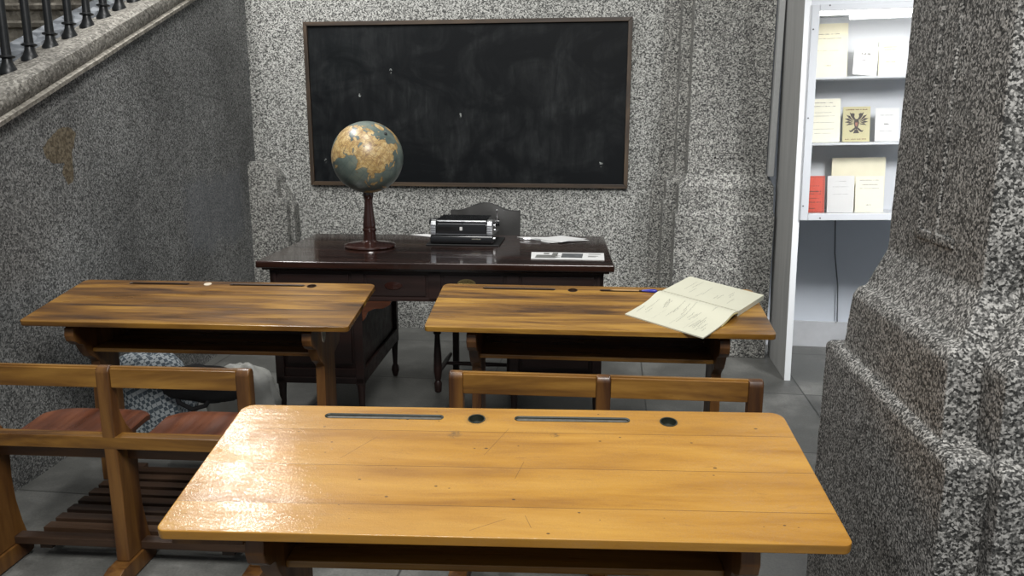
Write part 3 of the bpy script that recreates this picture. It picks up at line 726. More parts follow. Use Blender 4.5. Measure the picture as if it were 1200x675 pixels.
# ------------------------------------------------------------------ globe
gl_ = thing('globe', 'old terrestrial globe on a turned dark wood stand on the desk', 'globe', (-1.174, 3.655, .7806))
prof = [(.001, 0), (.120, 0), (.126, .005), (.124, .012), (.105, .018), (.060, .022), (.042, .026), (.031, .034), (.030, .075), (.034, .082), (.034, .088), (.029, .094), (.031, .105), (.027, .14), (.021, .19), (.019, .23), (.023, .240), (.026, .254), (.024, .266), (.001, .272)]
MB().lathe(prof, (0, 0, 0), 48).build('stand', M['pole'], gl_)
GC = V((-1.172, 3.66, 1.213)); GR = .170
CONT = {
 'eurasia': [(-9,37),(-9,43),(-2,43.5),(-1,46),(-5,48.5),(2,51),(8,54),(8,57),(11,56),(10,54),(19,54.5),(22,58),(29,60),(23,60),(22,63),(25,65.5),(22,66),(17,61),(18,59),(13,55.5),(11,59),(5,58.5),(5,62),(12,66),(20,70),(28,71),(41,67),(33,66),(38,64),(44,66),(46,68),(60,69),(68,68.5),(67,72.5),(73,72),(73,67),(78,72),(88,75),(104,77.5),(113,74),(128,72),(140,72.5),(160,70),(178,69),(180,66),(178,63),(170,60),(163,60),(162,56),(157,51),(155,58),(163,62),(156,61),(142,59),(135,55),(141,53),(140,48),(135,43),(130,42.5),(127.5,39.5),(129,36),(126,34.5),(125,38),(121,40),(118,39),(122,37),(119,35),(122,31),(119,25),(110,21),(106,19),(109,12),(105,9),(100,13.5),(103,5),(104,1.5),(100,6),(98,12),(97,17),(94,16),(91,22),(87,21),(80,15),(80,11),(77,8),(73,16),(72,21),(67,24),(57,26),(54,27),(50,30),(48,29.5),(51,25),(56,25.5),(59,22.5),(54,17),(45,13),(43,13),(39,21),(35,28),(35,32),(36,36.5),(30,36.5),(27,38),(29,41),(36,42),(41,41.5),(38,47),(31,46.5),(28,43),(26,40.5),(23.5,40),(22,36.5),(19,41),(13,45.5),(16,41),(18,40),(16,38),(12,42),(9,44.5),(3,43),(0,40),(-2,36.8)],
 'africa': [(-6,35.5),(10,37),(11,33.5),(20,31),(22,33),(34,31),(37,22),(43,11.5),(51,12),(47,5),(41,-2),(40,-15),(35,-20),(35,-25),(30,-31),(20,-35),(17,-30),(12,-18),(13,-8),(9,1),(9,4.5),(-7,4.5),(-13,9),(-17,14.5),(-16,24),(-10,30)],
 'madagascar': [(44,-25),(47,-25),(50,-15),(48,-13),(44,-17)],
 'britain': [(-5,50),(1,51),(0,54),(-3,58.5),(-6,57),(-3,54),(-5,52)],
 'japan': [(130,31),(135,34),(140,35),(142,40),(145,43.5),(141,45),(140,40),(136,37),(131,34)],
 'sumatra': [(95,5.5),(104,-2),(106,-6),(101,-3)], 'java': [(105,-6),(114,-7),(114,-8.5),(106,-7.5)],
 'borneo': [(109,1.5),(117,7),(119,5),(116,-4),(110,-3)], 'celebes': [(119,-5),(121,-5),(121,0),(125,1.5),(120,1)],
 'philippines': [(120,18),(122,18),(126,7),(122,7),(120,14)], 'guinea': [(131,-1),(141,-3),(150,-10),(141,-9),(133,-4)],
 'australia': [(114,-22),(122,-18),(130,-12),(136,-12),(139,-17),(142,-11),(146,-19),(153,-26),(150,-37),(140,-38),(131,-31.5),(117,-35)],
 'greenland': [(-45,60),(-22,70),(-18,80),(-35,83.5),(-60,82),(-70,77),(-54,70)],
 'namerica': [(-168,66),(-156,71),(-128,70),(-95,72),(-82,67),(-94,59),(-80,52),(-78,60),(-64,60),(-56,52),(-66,45),(-76,35),(-81,26),(-90,30),(-97,26),(-95,18),(-87,21),(-84,10),(-95,16),(-105,20),(-115,30),(-124,40),(-125,48),(-135,58),(-150,60),(-162,56)],
 'samerica': [(-78,8),(-62,10),(-50,0),(-35,-6),(-40,-22),(-57,-38),(-66,-54),(-74,-50),(-71,-20),(-81,-5)],
 'svalbard': [(12,79),(20,80.5),(24,78),(17,76.7)], 'novaya': [(52,71),(56,73),(68,76.5),(60,76),(54,74)], 'severnaya': [(95,79),(100,81),(105,79),(100,78)],
 'ceylon': [(80,9.5),(82,7),(80.5,6)], 'iceland': [(-23,64),(-15,64.5),(-15,66.3),(-22,66.3)], 'antarctica': [(-180,-72),(-60,-70),(0,-70),(100,-66),(180,-72),(180,-90),(-180,-90)],
}
HOLES = {'caspian': [(50,37),(54,37),(53,42),(51,45),(53,47),(49,46),(47,44),(49,40)], 'baltic': [(18,56),(20,58),(19,60),(17.5,58)], 'aral': [(58,44),(61,44),(61,46.5),(58.5,46)]}
def inside(x, y, poly):
    r = False; n = len(poly); j2 = n-1
    for i in range(n):
        xi, yi = poly[i]; xj, yj = poly[j2]
        if (yi > y) != (yj > y) and x < (xj-xi)*(y-yi)/(yj-yi)+xi: r = not r
        j2 = i
    return r
boxes = {k_: (min(p[0] for p in v_), max(p[0] for p in v_), min(p[1] for p in v_), max(p[1] for p in v_)) for k_, v_ in CONT.items()}
def land(lo, la):
    for k_, h in HOLES.items():
        if inside(lo, la, h): return 0
    for k_, v_ in CONT.items():
        q = boxes[k_]
        if q[0] <= lo <= q[1] and q[2] <= la <= q[3] and inside(lo, la, v_): return 1
    return 0
NU, NV = 300, 150
vs, fs, cols = [], [], []
for j_ in range(NV+1):
    la = -90+180*j_/NV
    for i in range(NU):
        lo = -180+360*i/NU
        cl_, sl_ = math.cos(math.radians(la)), math.sin(math.radians(la))
        vs.append((GR*cl_*math.cos(math.radians(lo)), GR*cl_*math.sin(math.radians(lo)), GR*sl_))
        nn = noise.noise(V(vs[-1])*60)*1.6
        cols.append(land(lo+nn, la+noise.noise(V(vs[-1])*60+V((9,0,0)))*1.6))
for j_ in range(NV):
    for i in range(NU): fs.append((j_*NU+i, j_*NU+(i+1) % NU, (j_+1)*NU+(i+1) % NU, (j_+1)*NU+i))
me = bpy.data.meshes.new('sphere'); me.from_pydata(vs, [], fs); me.shade_smooth()
ca = me.color_attributes.new('land', 'FLOAT_COLOR', 'POINT')
for i, c_ in enumerate(cols): ca.data[i].color = (c_, c_, c_, 1)
t = NT('GlobeMap')
at = t.n.new('ShaderNodeAttribute'); at.attribute_name = 'land'
lm = t.ramp(at.outputs['Fac'], [(.35, 0.), (.65, 1.)])
edge = t.ramp(at.outputs['Fac'], [(.05, 0.), (.4, 1.), (.6, 1.), (.95, 0.)])
n = t.noise(t.mapping(), 40, 5, .7); n3 = t.noise(t.mapping(), 9, 4, .6)
lc = t.ramp(n, [(.3, (.20, .12, .055)), (.48, (.46, .31, .12)), (.7, (.64, .50, .26))])
riv = t.voro(t.mapping(), 38, 'Distance', 'DISTANCE_TO_EDGE')
lc = t.mix(t.math('MULTIPLY', t.math('LESS_THAN', riv, .055), .5), lc, (.22, .11, .05))
sc_ = t.ramp(n3, [(.3, (.06, .085, .078)), (.5, (.13, .165, .145)), (.72, (.22, .245, .19))])
x, y, z = t.xyz()
lat = t.math('ARCSINE', t.math('DIVIDE', z, GR)); lon = t.math('ARCTAN2', y, x)
gr = t.math('MAXIMUM', t.math('LESS_THAN', t.math('PINGPONG', lat, PI/36*1.5), .008), t.math('LESS_THAN', t.math('PINGPONG', lon, PI/24), .010))
c = t.mix(lm, sc_, lc)
c = t.mix(t.math('MULTIPLY', edge, .55), c, (.13, .07, .035))
c = t.mix(t.math('MULTIPLY', gr, .25), c, (.04, .05, .045))
M['globe'] = t.done(c, .4, None, Coat_Weight=.35, Coat_Roughness=.25)
me.materials.append(M['globe'])
sp = bpy.data.objects.new('sphere', me); COL.objects.link(sp); sp.parent = gl_
vv_ = (V((0, 0, CAM_H))-GC).normalized()
Rr = (r2 - vv_*r2.dot(vv_)).normalized(); Uu = vv_.cross(Rr)
an = math.radians(53.8)
nn_ = vv_*math.cos(an)+(Rr*.62+Uu*.785).normalized()*math.sin(an)
lat0 = PI/2-an; e80 = ((vv_-nn_*math.sin(lat0))/math.cos(lat0)).normalized(); e170 = nn_.cross(e80)
l0 = math.radians(80)
gx = e80*math.cos(l0)-e170*math.sin(l0); gy = e80*math.sin(l0)+e170*math.cos(l0)
sm = Matrix((gx, gy, nn_)).transposed().to_4x4(); sp.matrix_local = Matrix.Translation(GC-V(gl_.location)) @ sm
o = MB().lathe([(.008, -.004), (.008, .003), (.005, .006), (.001, .007)], (0, 0, 0), 16).build('pole_pin', M['matblack'], gl_); o.matrix_local = Matrix.Translation(GC-V(gl_.location)+nn_*GR) @ sm.to_3x3().to_4x4()

# ------------------------------------------------------------------ typewriter
tw = thing('typewriter', 'black lacquer typewriter with chrome sides on the dark desk', 'typewriter', (-.728, 3.745, .7806), .03)
MB().box(-.185, .180, -.012, .275, 0, .008, .003).build('desk_mat', M['matblack'], tw)
MB().prism([(-.005, .010), (.255, .010), (.262, .03), (.255, .052), (.0, .052), (-.010, .042), (-.010, .02)], 'x', -.163, .150, .006, segs=3).build('base', M['black'], tw)
MB().prism([(.004, .050), (.004, .100), (.016, .122), (.05, .130), (.20, .131), (.225, .115), (.235, .05)], 'x', -.135, .118, .006, segs=4).build('housing', M['black'], tw)
for s_, xx in ((-1, -.149), (1, .131)):
    b = MB().prism([(-.002, .052), (-.002, .100), (.010, .120), (.03, .127), (.045, .127), (.045, .052)], 'x', xx-.013, xx+.013, .003, segs=3)
    for zz_ in (.062, .074, .086, .098): b.box(xx-.0135, xx+.0135, -.005, 0, zz_, zz_+.006, .001)
    b.build('side_bracket', M['chrome'], tw)
MB().tube([(-.130, .011, .121), (.113, .011, .121)], .0035, 8).build('top_bar', M['chrome'], tw)
b = MB().box(-.125, -.005, -.001, .003, .106, .109, 0).box(.0, .11, -.001, .003, .106, .109, 0)
b.box(-.135, .118, .000, .003, .056, .058, 0).build('trim_line', M['chrome'], tw)
MB().box(-.017, -.003, -.001, .004, .075, .093, .003).build('badge', M['paper'], tw)['label'] = 'small white badge'
b = MB()
for i in range(9): b.box(.045+i*.005, .0485+i*.005, -.0108, -.0096, .033, .037+(i % 3)*.0008, 0)
b.build('maker_lettering', M['steel'], tw)
MB().tube([(-.165, .09, .106), (.150, .09, .106)], .021, 20).build('platen', M['matblack'], tw)
for xa, xb in ((-.183, -.163), (.150, .172)): MB().tube([(xa, .09, .106), (xb, .09, .106)], .017, 16).build('platen_knob', M['black'], tw)
MB().tube([(.150, .075, .10), (.162, .06, .13), (.165, .05, .165), (.163, .045, .175)], [.004, .004, .003, .005], 8).build('return_lever', M['chrome'], tw)
for (yy_, zz_) in ((.02, .10), (.04, .075), (.02, .035)): MB().lathe([(.001, 0), (.007, 0), (.007, .008), (.001, .008)], (.150, yy_, zz_), 12, mat=Matrix.Rotation(PI/2, 4, 'Y')).build('side_button', M['chrome'], tw)

# ------------------------------------------------------------------ papers on the desk
def sheet(name, mat, pts, z, th=.0008, label=None, cat='paper', group=None, n=10, curl=.002):
    """sheet through four corner points with a slight wave and real thickness"""
    vs, fs = [], []
    for sd in (0, 1):
        for i in range(n+1):
            for j_ in range(n+1):
                a_, b_ = i/n, j_/n
                p = (V(pts[0])*(1-a_)+V(pts[1])*a_)*(1-b_)+(V(pts[3])*(1-a_)+V(pts[2])*a_)*b_
                h_ = curl*(noise.noise(V((p.x*9, p.y*9, z*50)))+.6)
                vs.append((p.x, p.y, z+max(0, h_)+(th if sd == 0 else 0)))
    n1 = (n+1)**2; ix = lambda i, j_, sd: sd*n1+i*(n+1)+j_
    for i in range(n):
        for j_ in range(n):
            fs.append((ix(i,j_,0), ix(i+1,j_,0), ix(i+1,j_+1,0), ix(i,j_+1,0))); fs.append((ix(i,j_,1), ix(i,j_+1,1), ix(i+1,j_+1,1), ix(i+1,j_,1)))
        fs.append((ix(i,0,0), ix(i,0,1), ix(i+1,0,1), ix(i+1,0,0))); fs.append((ix(i,n,0), ix(i+1,n,0), ix(i+1,n,1), ix(i,n,1)))
        fs.append((ix(0,i,0), ix(0,i+1,0), ix(0,i+1,1), ix(0,i,1))); fs.append((ix(n,i,0), ix(n,i,1), ix(n,i+1,1), ix(n,i+1,0)))
    o = MB().add(vs, fs).build(name, mat)
    if label: tag(o, label, cat, group)
    return o
ZT = .7808
sheet('paper_sheet', M['paper'], [(-.50, 4.07), (-.315, 3.885), (-.145, 4.0), (-.33, 4.09)], ZT, label='lowest white sheet fanned out under the papers behind the magazine', group='loose sheets behind the magazine')
sheet('paper_sheet', M['paper'], [(-.445, 4.01), (-.30, 3.875), (-.115, 3.985), (-.25, 4.10)], ZT+.003, label='middle white sheet in the fanned papers behind the magazine', group='loose sheets behind the magazine')
sheet('paper_sheet', M['paper'], [(-.40, 3.99), (-.255, 3.88), (-.13, 4.02), (-.27, 4.105)], ZT+.006, label='topmost white sheet in the fanned papers behind the magazine', group='loose sheets behind the magazine')
sheet('paper_sheet', M['paper'], [(-1.085, 4.085), (-.935, 3.99), (-.90, 4.03), (-1.0, 4.115)], ZT, label='white sheet sticking out to the left of the typewriter')
b = MB().tube([(-.47, 3.96, .787), (-.42, 3.94, .790), (-.36, 3.93, .789)], .003, 8)
o = b.tube([(-.47, 3.96, .787), (-.455, 3.985, .786), (-.42, 3.99, .787)], .0025, 8).build('spectacles', M['chrome']); tag(o, 'thin metal spectacles folded beside the fanned white sheets', 'glasses')
mg = sheet('magazine_page', M['paper'], [(-.355, 3.405), (-.030, 3.415), (-.035, 3.60), (-.372, 3.585)], ZT, .002, 'printed page with a grey picture near the front edge of the teacher\'s desk', 'magazine', curl=.001)
b = MB(); b.bm.from_mesh(mg.data)
b.box(-.225, -.13, 3.45, 3.56, ZT+.0035, ZT+.0042, 0, mi=1)
for (x0, y0, x1, y1) in ((-.31, 3.53, -.285, 3.56), (-.27, 3.48, -.245, 3.57), (-.105, 3.50, -.06, 3.506), (-.105, 3.48, -.07, 3.486), (-.105, 3.55, -.05, 3.556)): b.box(x0, x1, y0, y1, ZT+.0035, ZT+.0041, 0, mi=2)
for i in range(7): b.box(-.34, -.25+.01*(i % 3), 3.43+i*.012, 3.434+i*.012, ZT+.0035, ZT+.0040, 0, mi=2)
b.bm.to_mesh(mg.data); b.bm.free(); mg.data.materials.append(M['picture']); mg.data.materials.append(M['faint'])

# ------------------------------------------------------------------ notebook on the right desk
nb = thing('notebook', 'large open notebook with handwritten cream pages overhanging the desk edge', 'notebook')
DM = Matrix.Translation((-.0416, 2.5808, 0)) @ Matrix.Rotation(.0403, 4, 'Z') @ TMd
A_ = V((.80, -.60, 0)); B_ = V((.60, .80, 0))
S0 = V((.372, .242, .0006))
BM4 = DM @ Matrix((( A_.x, B_.x, 0, S0.x), (A_.y, B_.y, 0, S0.y), (0, 0, 1, S0.z), (0, 0, 0, 1)))
nb.matrix_world = BM4
# local frame: x along the spine, y across the pages (negative = left page, hangs toward the viewer)
def ptop(y):
    if y >= 0: return .0185+.002*math.exp(-y/.02)
    q = -y
    return .0045+.019*math.exp(-((q-.028)/.05)**2)+.004*math.exp(-((q-.09)/.07)**2)
def page_solid(y0_, y1_, h0=.0, n=26):
    vs, fs = [], []
    HL = .155
    for sx in (-1, 1):
        for i in range(n+1):
            yy_ = y0_+(y1_-y0_)*i/n
            k_ = 1.0
            vs.append((sx*HL, yy_, ptop(yy_))); vs.append((sx*HL, yy_, h0 if y0_ >= 0 else max(h0, ptop(yy_)-.0045)))
    m = 2*(n+1)
    for i in range(n):
        a_ = 2*i
        fs += [(a_, a_+2, m+a_+2, m+a_), (a_+1, m+a_+1, m+a_+3, a_+3), (a_, a_+1, a_+3, a_+2), (m+a_, m+a_+2, m+a_+3, m+a_+1)]
    fs += [(0, m, m+1, 1), (2*n, 2*n+1, m+2*n+1, m+2*n)]
    return MB().add(vs, fs)
PB = page_solid(.0015, .205); TP = page_solid(-.245, -.0005)
# yellow underside showing below the curled pages
n_ = 20; vs, fs = [], []
for sx in (-.1545, .1560):
    for i in range(n_+1):
        yy_ = -.12+.118*i/n_
        vs += [(sx, yy_, ptop(yy_)-.0048), (sx, yy_, ptop(yy_)-.0085 if ptop(yy_) > .0095 else .0006)]
m_ = 2*(n_+1)
for i in range(n_):
    a_ = 2*i; fs += [(a_, a_+2, m_+a_+2, m_+a_), (a_+1, m_+a_+1, m_+a_+3, a_+3), (a_, a_+1, a_+3, a_+2), (m_+a_, m_+a_+2, m_+a_+3, m_+a_+1)]
fs += [(0, m_, m_+1, 1), (2*n_, 2*n_+1, m_+2*n_+1, m_+2*n_)]
MB().add(vs, fs).build('under_pages', M['pageyellow'], nb)
# pencil handwriting running across the pages
def scrawl(x0, y0_, ln, lean=0.0, amp=.0022):
    pts = []; y_ = y0_; b = PB if y0_ > 0 else TP
    while y_ < y0_+ln:
        pts.append((x0+lean*(y_-y0_)+rnd.uniform(-amp, amp), y_)); y_ += rnd.uniform(.0016, .0032)
    for (xa, ya), (xb, yb_) in zip(pts, pts[1:]):
        d_ = V((xb-xa, yb_-ya, 0)); 
        if d_.length == 0: continue
        p_ = V((-d_.y, d_.x, 0)).normalized()*.00045
        z1_, z2_ = ptop(ya)+.0003, ptop(yb_)+.0003
        vs_ = [(xa+p_.x, ya+p_.y, z1_), (xa-p_.x, ya-p_.y, z1_), (xb-p_.x, yb_-p_.y, z2_), (xb+p_.x, yb_+p_.y, z2_)]
        q = [b.bm.verts.new(v_) for v_ in vs_]; b.bm.faces.new(q).material_index = 1
for (x0, y0_, ln, am) in [(-.135, -.20, .06, .0018), (-.120, -.17, .10, .0018), (-.105, -.19, .05, .0016), (-.085, -.10, .045, .004), (-.078, -.12, .06, .002), (-.072, -.11, .05, .003),
                          (-.035, -.17, .13, .0020), (-.028, -.13, .04, .0024), (-.005, -.10, .05, .0026), (.003, -.13, .045, .002), (.02, -.19, .16, .0018), (.035, -.14, .05, .003), (.045, -.15, .055, .003), (.052, -.13, .05, .002),
                          (.075, -.20, .075, .0028), (.082, -.19, .09, .0025), (.090, -.20, .08, .0022), (.098, -.18, .06, .0025), (.104, -.21, .03, .002), (.112, -.19, .05, .0028), (.085, -.06, .04, .002), (.125, -.20, .03, .002),
                          (-.10, .07, .10, .0016), (-.085, .10, .08, .0022), (-.07, .05, .06, .0018), (-.03, .03, .05, .0016), (-.02, .06, .09, .0013), (.03, .05, .04, .003), (.04, .06, .05, .003), (.06, .11, .05, .002), (.07, .10, .035, .0022), (.09, .04, .06, .0014)]:
    scrawl(x0, y0_, ln, rnd.uniform(-.08, .08), am)
for x0 in (-.06, .01, .065):   # ruled pencil lines
    ya, yb_ = -.22, -.05
    q = [TP.bm.verts.new((x0+dx, yy_, ptop(yy_)+.0003)) for dx, yy_ in ((-.0002, ya), (.0002, ya), (.0002, ya+.10), (-.0002, ya+.10))]; TP.bm.faces.new(q).material_index = 1
PB.build('page_block', [M['pagecream'], M['faint']], nb, sharp=.8)
TP.build('turned_pages', [M['pagecream'], M['faint']], nb, sharp=.8)
# pencil and blue pen lying in the desk groove
o = MB().tube([(.075, .374, .003), (.165, .373, .003)], .0033, 8).tube([(.055, .374, .003), (.075, .374, .003)], [.0005, .0033], 8).build('pencil', M['pencil'], M4=DM); tag(o, 'short brown pencil lying in the pen groove of the amber desk', 'pencil')
o = MB().tube([(.175, .368, .005), (.20, .366, .006), (.225, .364, .006), (.232, .363, .006)], [.003, .006, .007, .004], 10).build('pen', M['bluepen'], M4=DM); tag(o, 'blue pen with its cap by the notebook corner in the groove', 'pen')

# ------------------------------------------------------------------ bags on the floor beyond the left desk
def blob(c, size, seed, amp=.10, p=3.2, n=48, squash=None):
    """soft sack: superellipsoid with folds, flat on the floor"""
    vs, fs = [], []
    m = n//2
    for j_ in range(m+1):
        ph = -PI/2+PI*j_/m
        for i in range(n):
            th = 2*PI*i/n
            d_ = V((math.cos(ph)*math.cos(th), math.cos(ph)*math.sin(th), math.sin(ph)))
            k_ = (abs(d_.x)**p+abs(d_.y)**p+abs(d_.z)**p)**(-1/p)
            f_ = 1+amp*noise.noise(d_*2.2+V((seed, 0, 0)))+amp*.45*noise.noise(V((d_.x*6, d_.y*6, d_.z*1.6))+V((seed, 3, 0)))
            q = d_*k_*f_
            taper = 1-.22*max(0, q.z)
            vs.append((c[0]+q.x*size[0]/2*taper, c[1]+q.y*size[1]/2*taper, max(.002, c[2]+q.z*size[2]/2)))
    for j_ in range(m):
        for i in range(n): fs.append((j_*n+i, j_*n+(i+1) % n, (j_+1)*n+(i+1) % n, (j_+1)*n+i))
    return MB().add(vs, fs)
cb = blob((-1.985, 3.01, .20), (.38, .26, .41), 4, .09).build('cloth_bag', M['check'], sharp=3); tag(cb, 'checked blue-grey cloth bag on the floor beyond the brown desk', 'bag')
wb = blob((-1.60, 3.10, .165), (.31, .18, .335), 11, .12, 3.0).build('plastic_bag', M['whitebag'], sharp=3); tag(wb, 'whitish plastic bag slumped beside the checked cloth bag', 'bag')
kb = thing('shoulder_bag', 'black shoulder bag lying against the checked cloth bag', 'bag', (0, 0, 0))
blob((-1.66, 2.88, .32), (.36, .10, .155), 21, .12, 2.6).build('bag_body', M['blackcloth'], kb, sharp=3)
MB().tube([(-1.78, 2.87, .30), (-1.76, 2.855, .24), (-1.70, 2.85, .215), (-1.64, 2.85, .235), (-1.60, 2.86, .30)], .010, 8).build('strap', M['blackcloth'], kb)

# ------------------------------------------------------------------ display cabinet
dc = thing('display_cabinet', 'tall white-framed display cabinet with lit shelves and grey side panel', 'cabinet', (.985, 4.22, 0))
dc.rotation_euler = (0, -.020, 0)
MB().box(-.028, -.004, .003, .485, .0, 2.9, .001).build('side_panel', M['grey'], dc)
MB().box(-.030, .002, -.006, .002, .0, 2.9, .001).build('edge_strip', M['edgewhite'], dc)
zb0, zt0 = .885, 1.935; W_ = .95
MB().box(-.003, W_, .28, .295, zb0, zt0, 0).build('back_panel', M['white'], dc)
MB().box(-.003, W_, 0, .28, zb0, zb0+.018, .001).build('bottom_panel', M['white'], dc)
MB().box(-.003, W_, 0, .28, zt0-.018, zt0, .001).build('top_panel', M['white'], dc)
MB().box(W_-.018, W_, 0, .28, zb0, zt0, .001).build('end_panel', M['white'], dc)
MB().box(-.003, W_, -.003, .015, zt0+.012, 2.9, .001).build('header_panel', M['white'], dc)
b = MB()
b.box(.002, .040, -.024, 0, zb0-.005, zt0+.012, .003).box(W_-.038, W_, -.024, 0, zb0-.005, zt0+.012, .003)
b.box(.040, W_-.038, -.024, 0, zb0-.005, zb0+.030, .003).box(.040, W_-.038, -.024, 0, zt0-.020, zt0+.012, .003)
b.build('door_frame', M['white'], dc)
for (xx, zz_) in ((.012, 1.83), (.012, .955), (.085, 1.940), (.012, 1.40), (.10, .892)): MB().lathe([(.001, 0), (.0035, 0), (.0035, .002), (.001, .002)], (xx, -.024, zz_), 10, mat=Matrix.Rotation(PI/2, 4, 'X')).build('screw', M['matblack'], dc)
MB().box(.038, W_-.036, -.014, -.011, zb0+.028, zt0-.018, 0).build('glass_pane', M['glass'], dc)
for zs in (1.272, 1.604): MB().box(.0, W_-.02, .065, .279, zs-.012, zs, .001).build('shelf', M['white'], dc)
MB().box(.03, W_-.05, .008, .055, zt0-.032, zt0-.019, .001).build('lamp_strip', M['lamp'], dc)
bpy.context.view_layer.update()
CM = dc.matrix_world.copy()
def booklet(name, label, cat, x0, x1, z0, z1, th, mat, y=.20, lean=.16, text=None, ink=None, roll=0, edge=None, extra=None, group='books and booklets in the display cabinet'):
    """a book standing on a shelf and leaning back; pages block behind the cover"""
    root = thing(name, label, cat, group=group)
    w_, h_ = x1-x0, z1-z0
    root.matrix_world = CM @ Matrix.Translation(((x0+x1)/2, y, z0+.001)) @ Matrix.Rotation(roll, 4, 'Y') @ Matrix.Rotation(-lean, 4, 'X')
    b = MB().box(-w_/2, w_/2, 0, .0015, 0, h_, .0004)
    MB().box(-w_/2+.002, w_/2-.002, .0016, th, .002, h_-.002, .0005).build('pages', M['cream2'], root)
    if text:
        for (cz, half, hh_) in text:
            n_ = max(2, int(half*w_*2/.006)); xx = -half*w_
            for i in range(n_):
                ww = .0045 if rnd.random() < .8 else .001
                b.box(xx, xx+ww, -.0006, 0, cz*h_, cz*h_+hh_*(1 if rnd.random() < .6 else .7), 0, mi=1); xx += .006
    if extra: extra(b, w_, h_)
    b.build('cover', [mat, ink or M['faint'], M['print'], M['shield']], root, smooth=False)
    return root
zs1, zs2, zs3 = 1.605, 1.273, .904
T = lambda *a: list(a)
booklet('booklet', 'large cream sheet standing at left of the top lit shelf', 'booklet', .055, .250, zs1, 1.885, .004, M['cream'], .21, .12, T((.80, .3, .003), (.72, .35, .003), (.50, .33, .002), (.22, .1, .004)))
booklet('booklet', 'white card with small emblem lying askew on the top shelf', 'booklet', .265, .385, zs1+.008, 1.765, .004, M['paper'], .17, .25, T((.70, .2, .010), (.50, .15, .004)), roll=.10)
booklet('book', 'pale yellow book at the right of the top lit shelf', 'book', .400, .52, zs1, 1.785, .016, M['cream'], .19, .14, T((.82, .3, .003), (.75, .25, .003), (.4, .2, .003)))
booklet('booklet', 'ivory pamphlet with printed lines, leftmost on the middle shelf', 'booklet', .050, .222, zs2, 1.50, .006, M['cream2'], .16, .14, T((.90, .33, .003), (.82, .38, .003), (.68, .25, .002), (.60, .36, .002), (.45, .34, .002), (.3, .34, .002), (.2, .25, .002)))
def emblem(b, w_, h_):
    cx, cz = 0, h_*.53; s_ = w_*.45
    def pl_(pts): b.prism([(cx+x*s_, cz+z*s_) for x, z in pts], 'y', -.0008, 0, 0, mi=2)
    pl_([(-.16, .35), (.16, .35), (.22, 0), (.10, -.45), (0, -.6), (-.10, -.45), (-.22, 0)])     # body with shield
    for q in (-1, 1):
        pl_([(q*.06, .3), (q*.20, .55), (q*.16, .78), (q*.34, .86), (q*.52, .74), (q*.36, .68), (q*.34, .5), (q*.2, .28)])   # head turned out
        for k_ in range(5):
            a_ = 1.25-.42*k_; r_ = 1.0-.05*k_
            pl_([(q*.2, .2-.08*k_), (q*(.2+r_*.55*math.cos(a_)), .2+r_*.60*math.sin(a_)), (q*(.25+r_*.85*math.cos(a_-.08)), .15+r_*.85*math.sin(a_-.08)), (q*(.2+r_*.55*math.cos(a_-.2)), .12+r_*.55*math.sin(a_-.2))])
        pl_([(q*.12, -.35), (q*.45, -.62), (q*.60, -.58), (q*.50, -.75), (q*.35, -.74), (q*.08, -.5)])
    pl_([(-.25, -.85), (.25, -.85), (.12, -.55), (-.12, -.55)])
    b.prism([(-.11*s_, cz+.05*s_), (.11*s_, cz+.05*s_), (.09*s_, cz-.2*s_), (0, cz-.3*s_), (-.09*s_, cz-.2*s_)], 'y', -.0014, -.0007, 0, mi=3)
booklet('book', 'khaki book with dark two-headed eagle emblem on the middle shelf', 'book', .235, .372, zs2, 1.455, .018, M['khaki'], .16, .12, T((.90, .40, .005), (.06, .40, .004)), ink=M['brownprint'], extra=emblem)
booklet('booklet', 'small white booklet right of the eagle book on the middle shelf', 'booklet', .400, .52, zs2, 1.445, .008, M['paper'], .17, .12, T((.78, .3, .002), (.5, .12, .006), (.3, .3, .002)))
def stitched(b, w_, h_):
    for i in range(26):
        zz_ = .004+(h_-.008)*i/25
        b.box(w_/2-.010, w_/2-.004, -.0008, 0, zz_, zz_+.0022, 0, mi=2)
    for i in range(14):
        xx = -w_/2+.004+(w_-.012)*i/13; b.box(xx, xx+.003, -.0008, 0, .003, .007, 0, mi=2).box(xx, xx+.003, -.0008, 0, h_-.008, h_-.004, 0, mi=2)
booklet('notebook', 'red covered notebook with black border on the lowest shelf', 'notebook', .030, .155, zs3, 1.098, .008, M['redcover'], .12, .12, T((.72, .3, .003), (.56, .36, .006), (.50, .36, .004), (.38, .3, .003), (.27, .36, .005), (.10, .12, .004)), ink=M['print'], extra=stitched)
booklet('booklet', 'plain white booklet standing beside the red notebook', 'booklet', .166, .302, zs3, 1.098, .012, M['paper'], .11, .12, T((.85, .2, .002), (.7, .3, .0015), (.5, .3, .0015)))
booklet('booklet', 'ivory crumpled booklet right of the plain white booklet', 'booklet', .308, .45, zs3, 1.095, .010, M['cream2'], .11, .12, T((.88, .35, .003), (.76, .3, .003), (.66, .34, .002), (.2, .1, .004)))
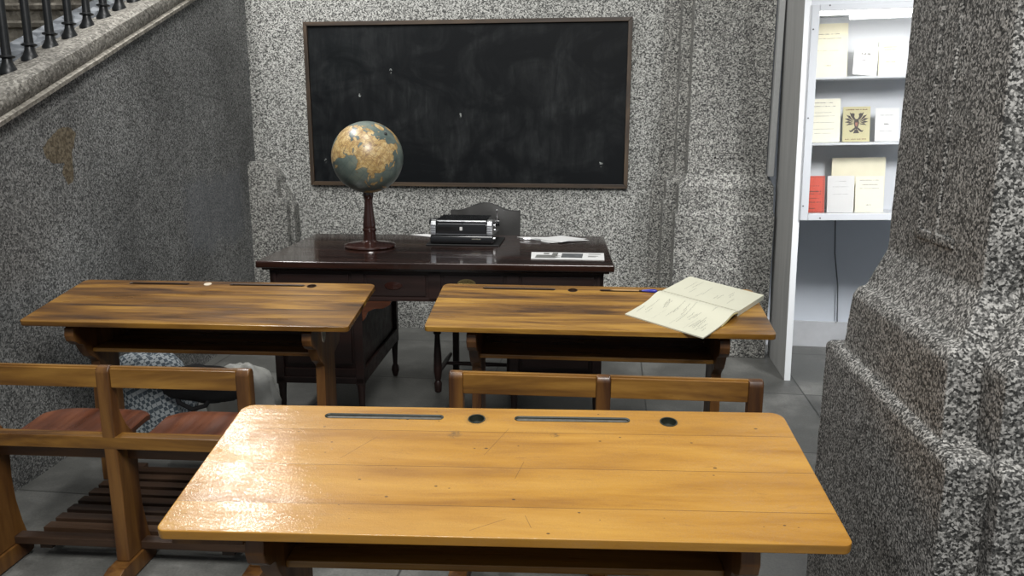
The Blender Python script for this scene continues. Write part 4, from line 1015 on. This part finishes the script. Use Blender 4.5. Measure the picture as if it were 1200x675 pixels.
booklet('book', 'broad cream book standing behind the row on the lowest shelf', 'book', .205, .48, zs3, 1.188, .020, M['cream'], .20, .06)
o = MB().tube([(1.33, 4.90, 3.3), (1.34, 4.90, 1.6), (1.335, 4.90, .82), (1.35, 4.90, .60), (1.385, 4.905, .40), (1.40, 4.90, .17)], .004, 8).build('power_cord', M['wire']); tag(o, 'thin grey cord hanging on the wall under the display cabinet', 'cord')

# ------------------------------------------------------------------ lights
def area(name, loc, target, size, power, col=(1, 1, 1), sy=None):
    l_ = bpy.data.lights.new(name, 'AREA'); l_.energy = power; l_.color = col; l_.size = size
    if sy: l_.shape = 'RECTANGLE'; l_.size_y = sy
    o_ = bpy.data.objects.new(name, l_); COL.objects.link(o_); o_.location = loc
    d_ = (V(target)-V(loc)).normalized(); o_.rotation_euler = d_.to_track_quat('-Z', 'Y').to_euler()
    return o_
area('hall_lamp', (.35, -.5, 4.1), (-.4, 3.6, .6), 1.3, 200, (1, .985, .95))
area('stair_lamp', (-2.33, 3.93, 3.3), (-.7, 1.4, .9), .15, 46, (1, .99, .97), 1.15)
area('cabinet_fill', (1.85, 2.5, 2.3), (1.40, 4.4, .85), .5, 12).data.spread = 1.2  # added fill light, no real fixture: brightens the cabinet books and recess wall
area('ceiling_lamp', (-.9, 2.2, 4.9), (-.8, 3.6, 0), 1.0, 60, (1, .985, .95))
tl = bpy.data.objects['stair_lamp']; yd = V((-.36, .93, 0)).normalized()
zd = V((-1.5, 0, 2.4)); zd = (zd-yd*zd.dot(yd)).normalized(); xd = yd.cross(zd)
tl.matrix_world = Matrix.Translation(V((-2.31, 3.74, 3.3))) @ Matrix((xd, yd, zd)).transposed().to_4x4()
wd = bpy.data.worlds.new('world'); scn.world = wd; wd.use_nodes = True
wd.node_tree.nodes['Background'].inputs[0].default_value = (.80, .86, .92, 1)
wd.node_tree.nodes['Background'].inputs[1].default_value = .30

scn.view_settings.view_transform = 'Standard'
scn.view_settings.look = 'None'
scn.view_settings.gamma = 1
scn.view_settings.use_curve_mapping = False
scn.view_settings.exposure = 0
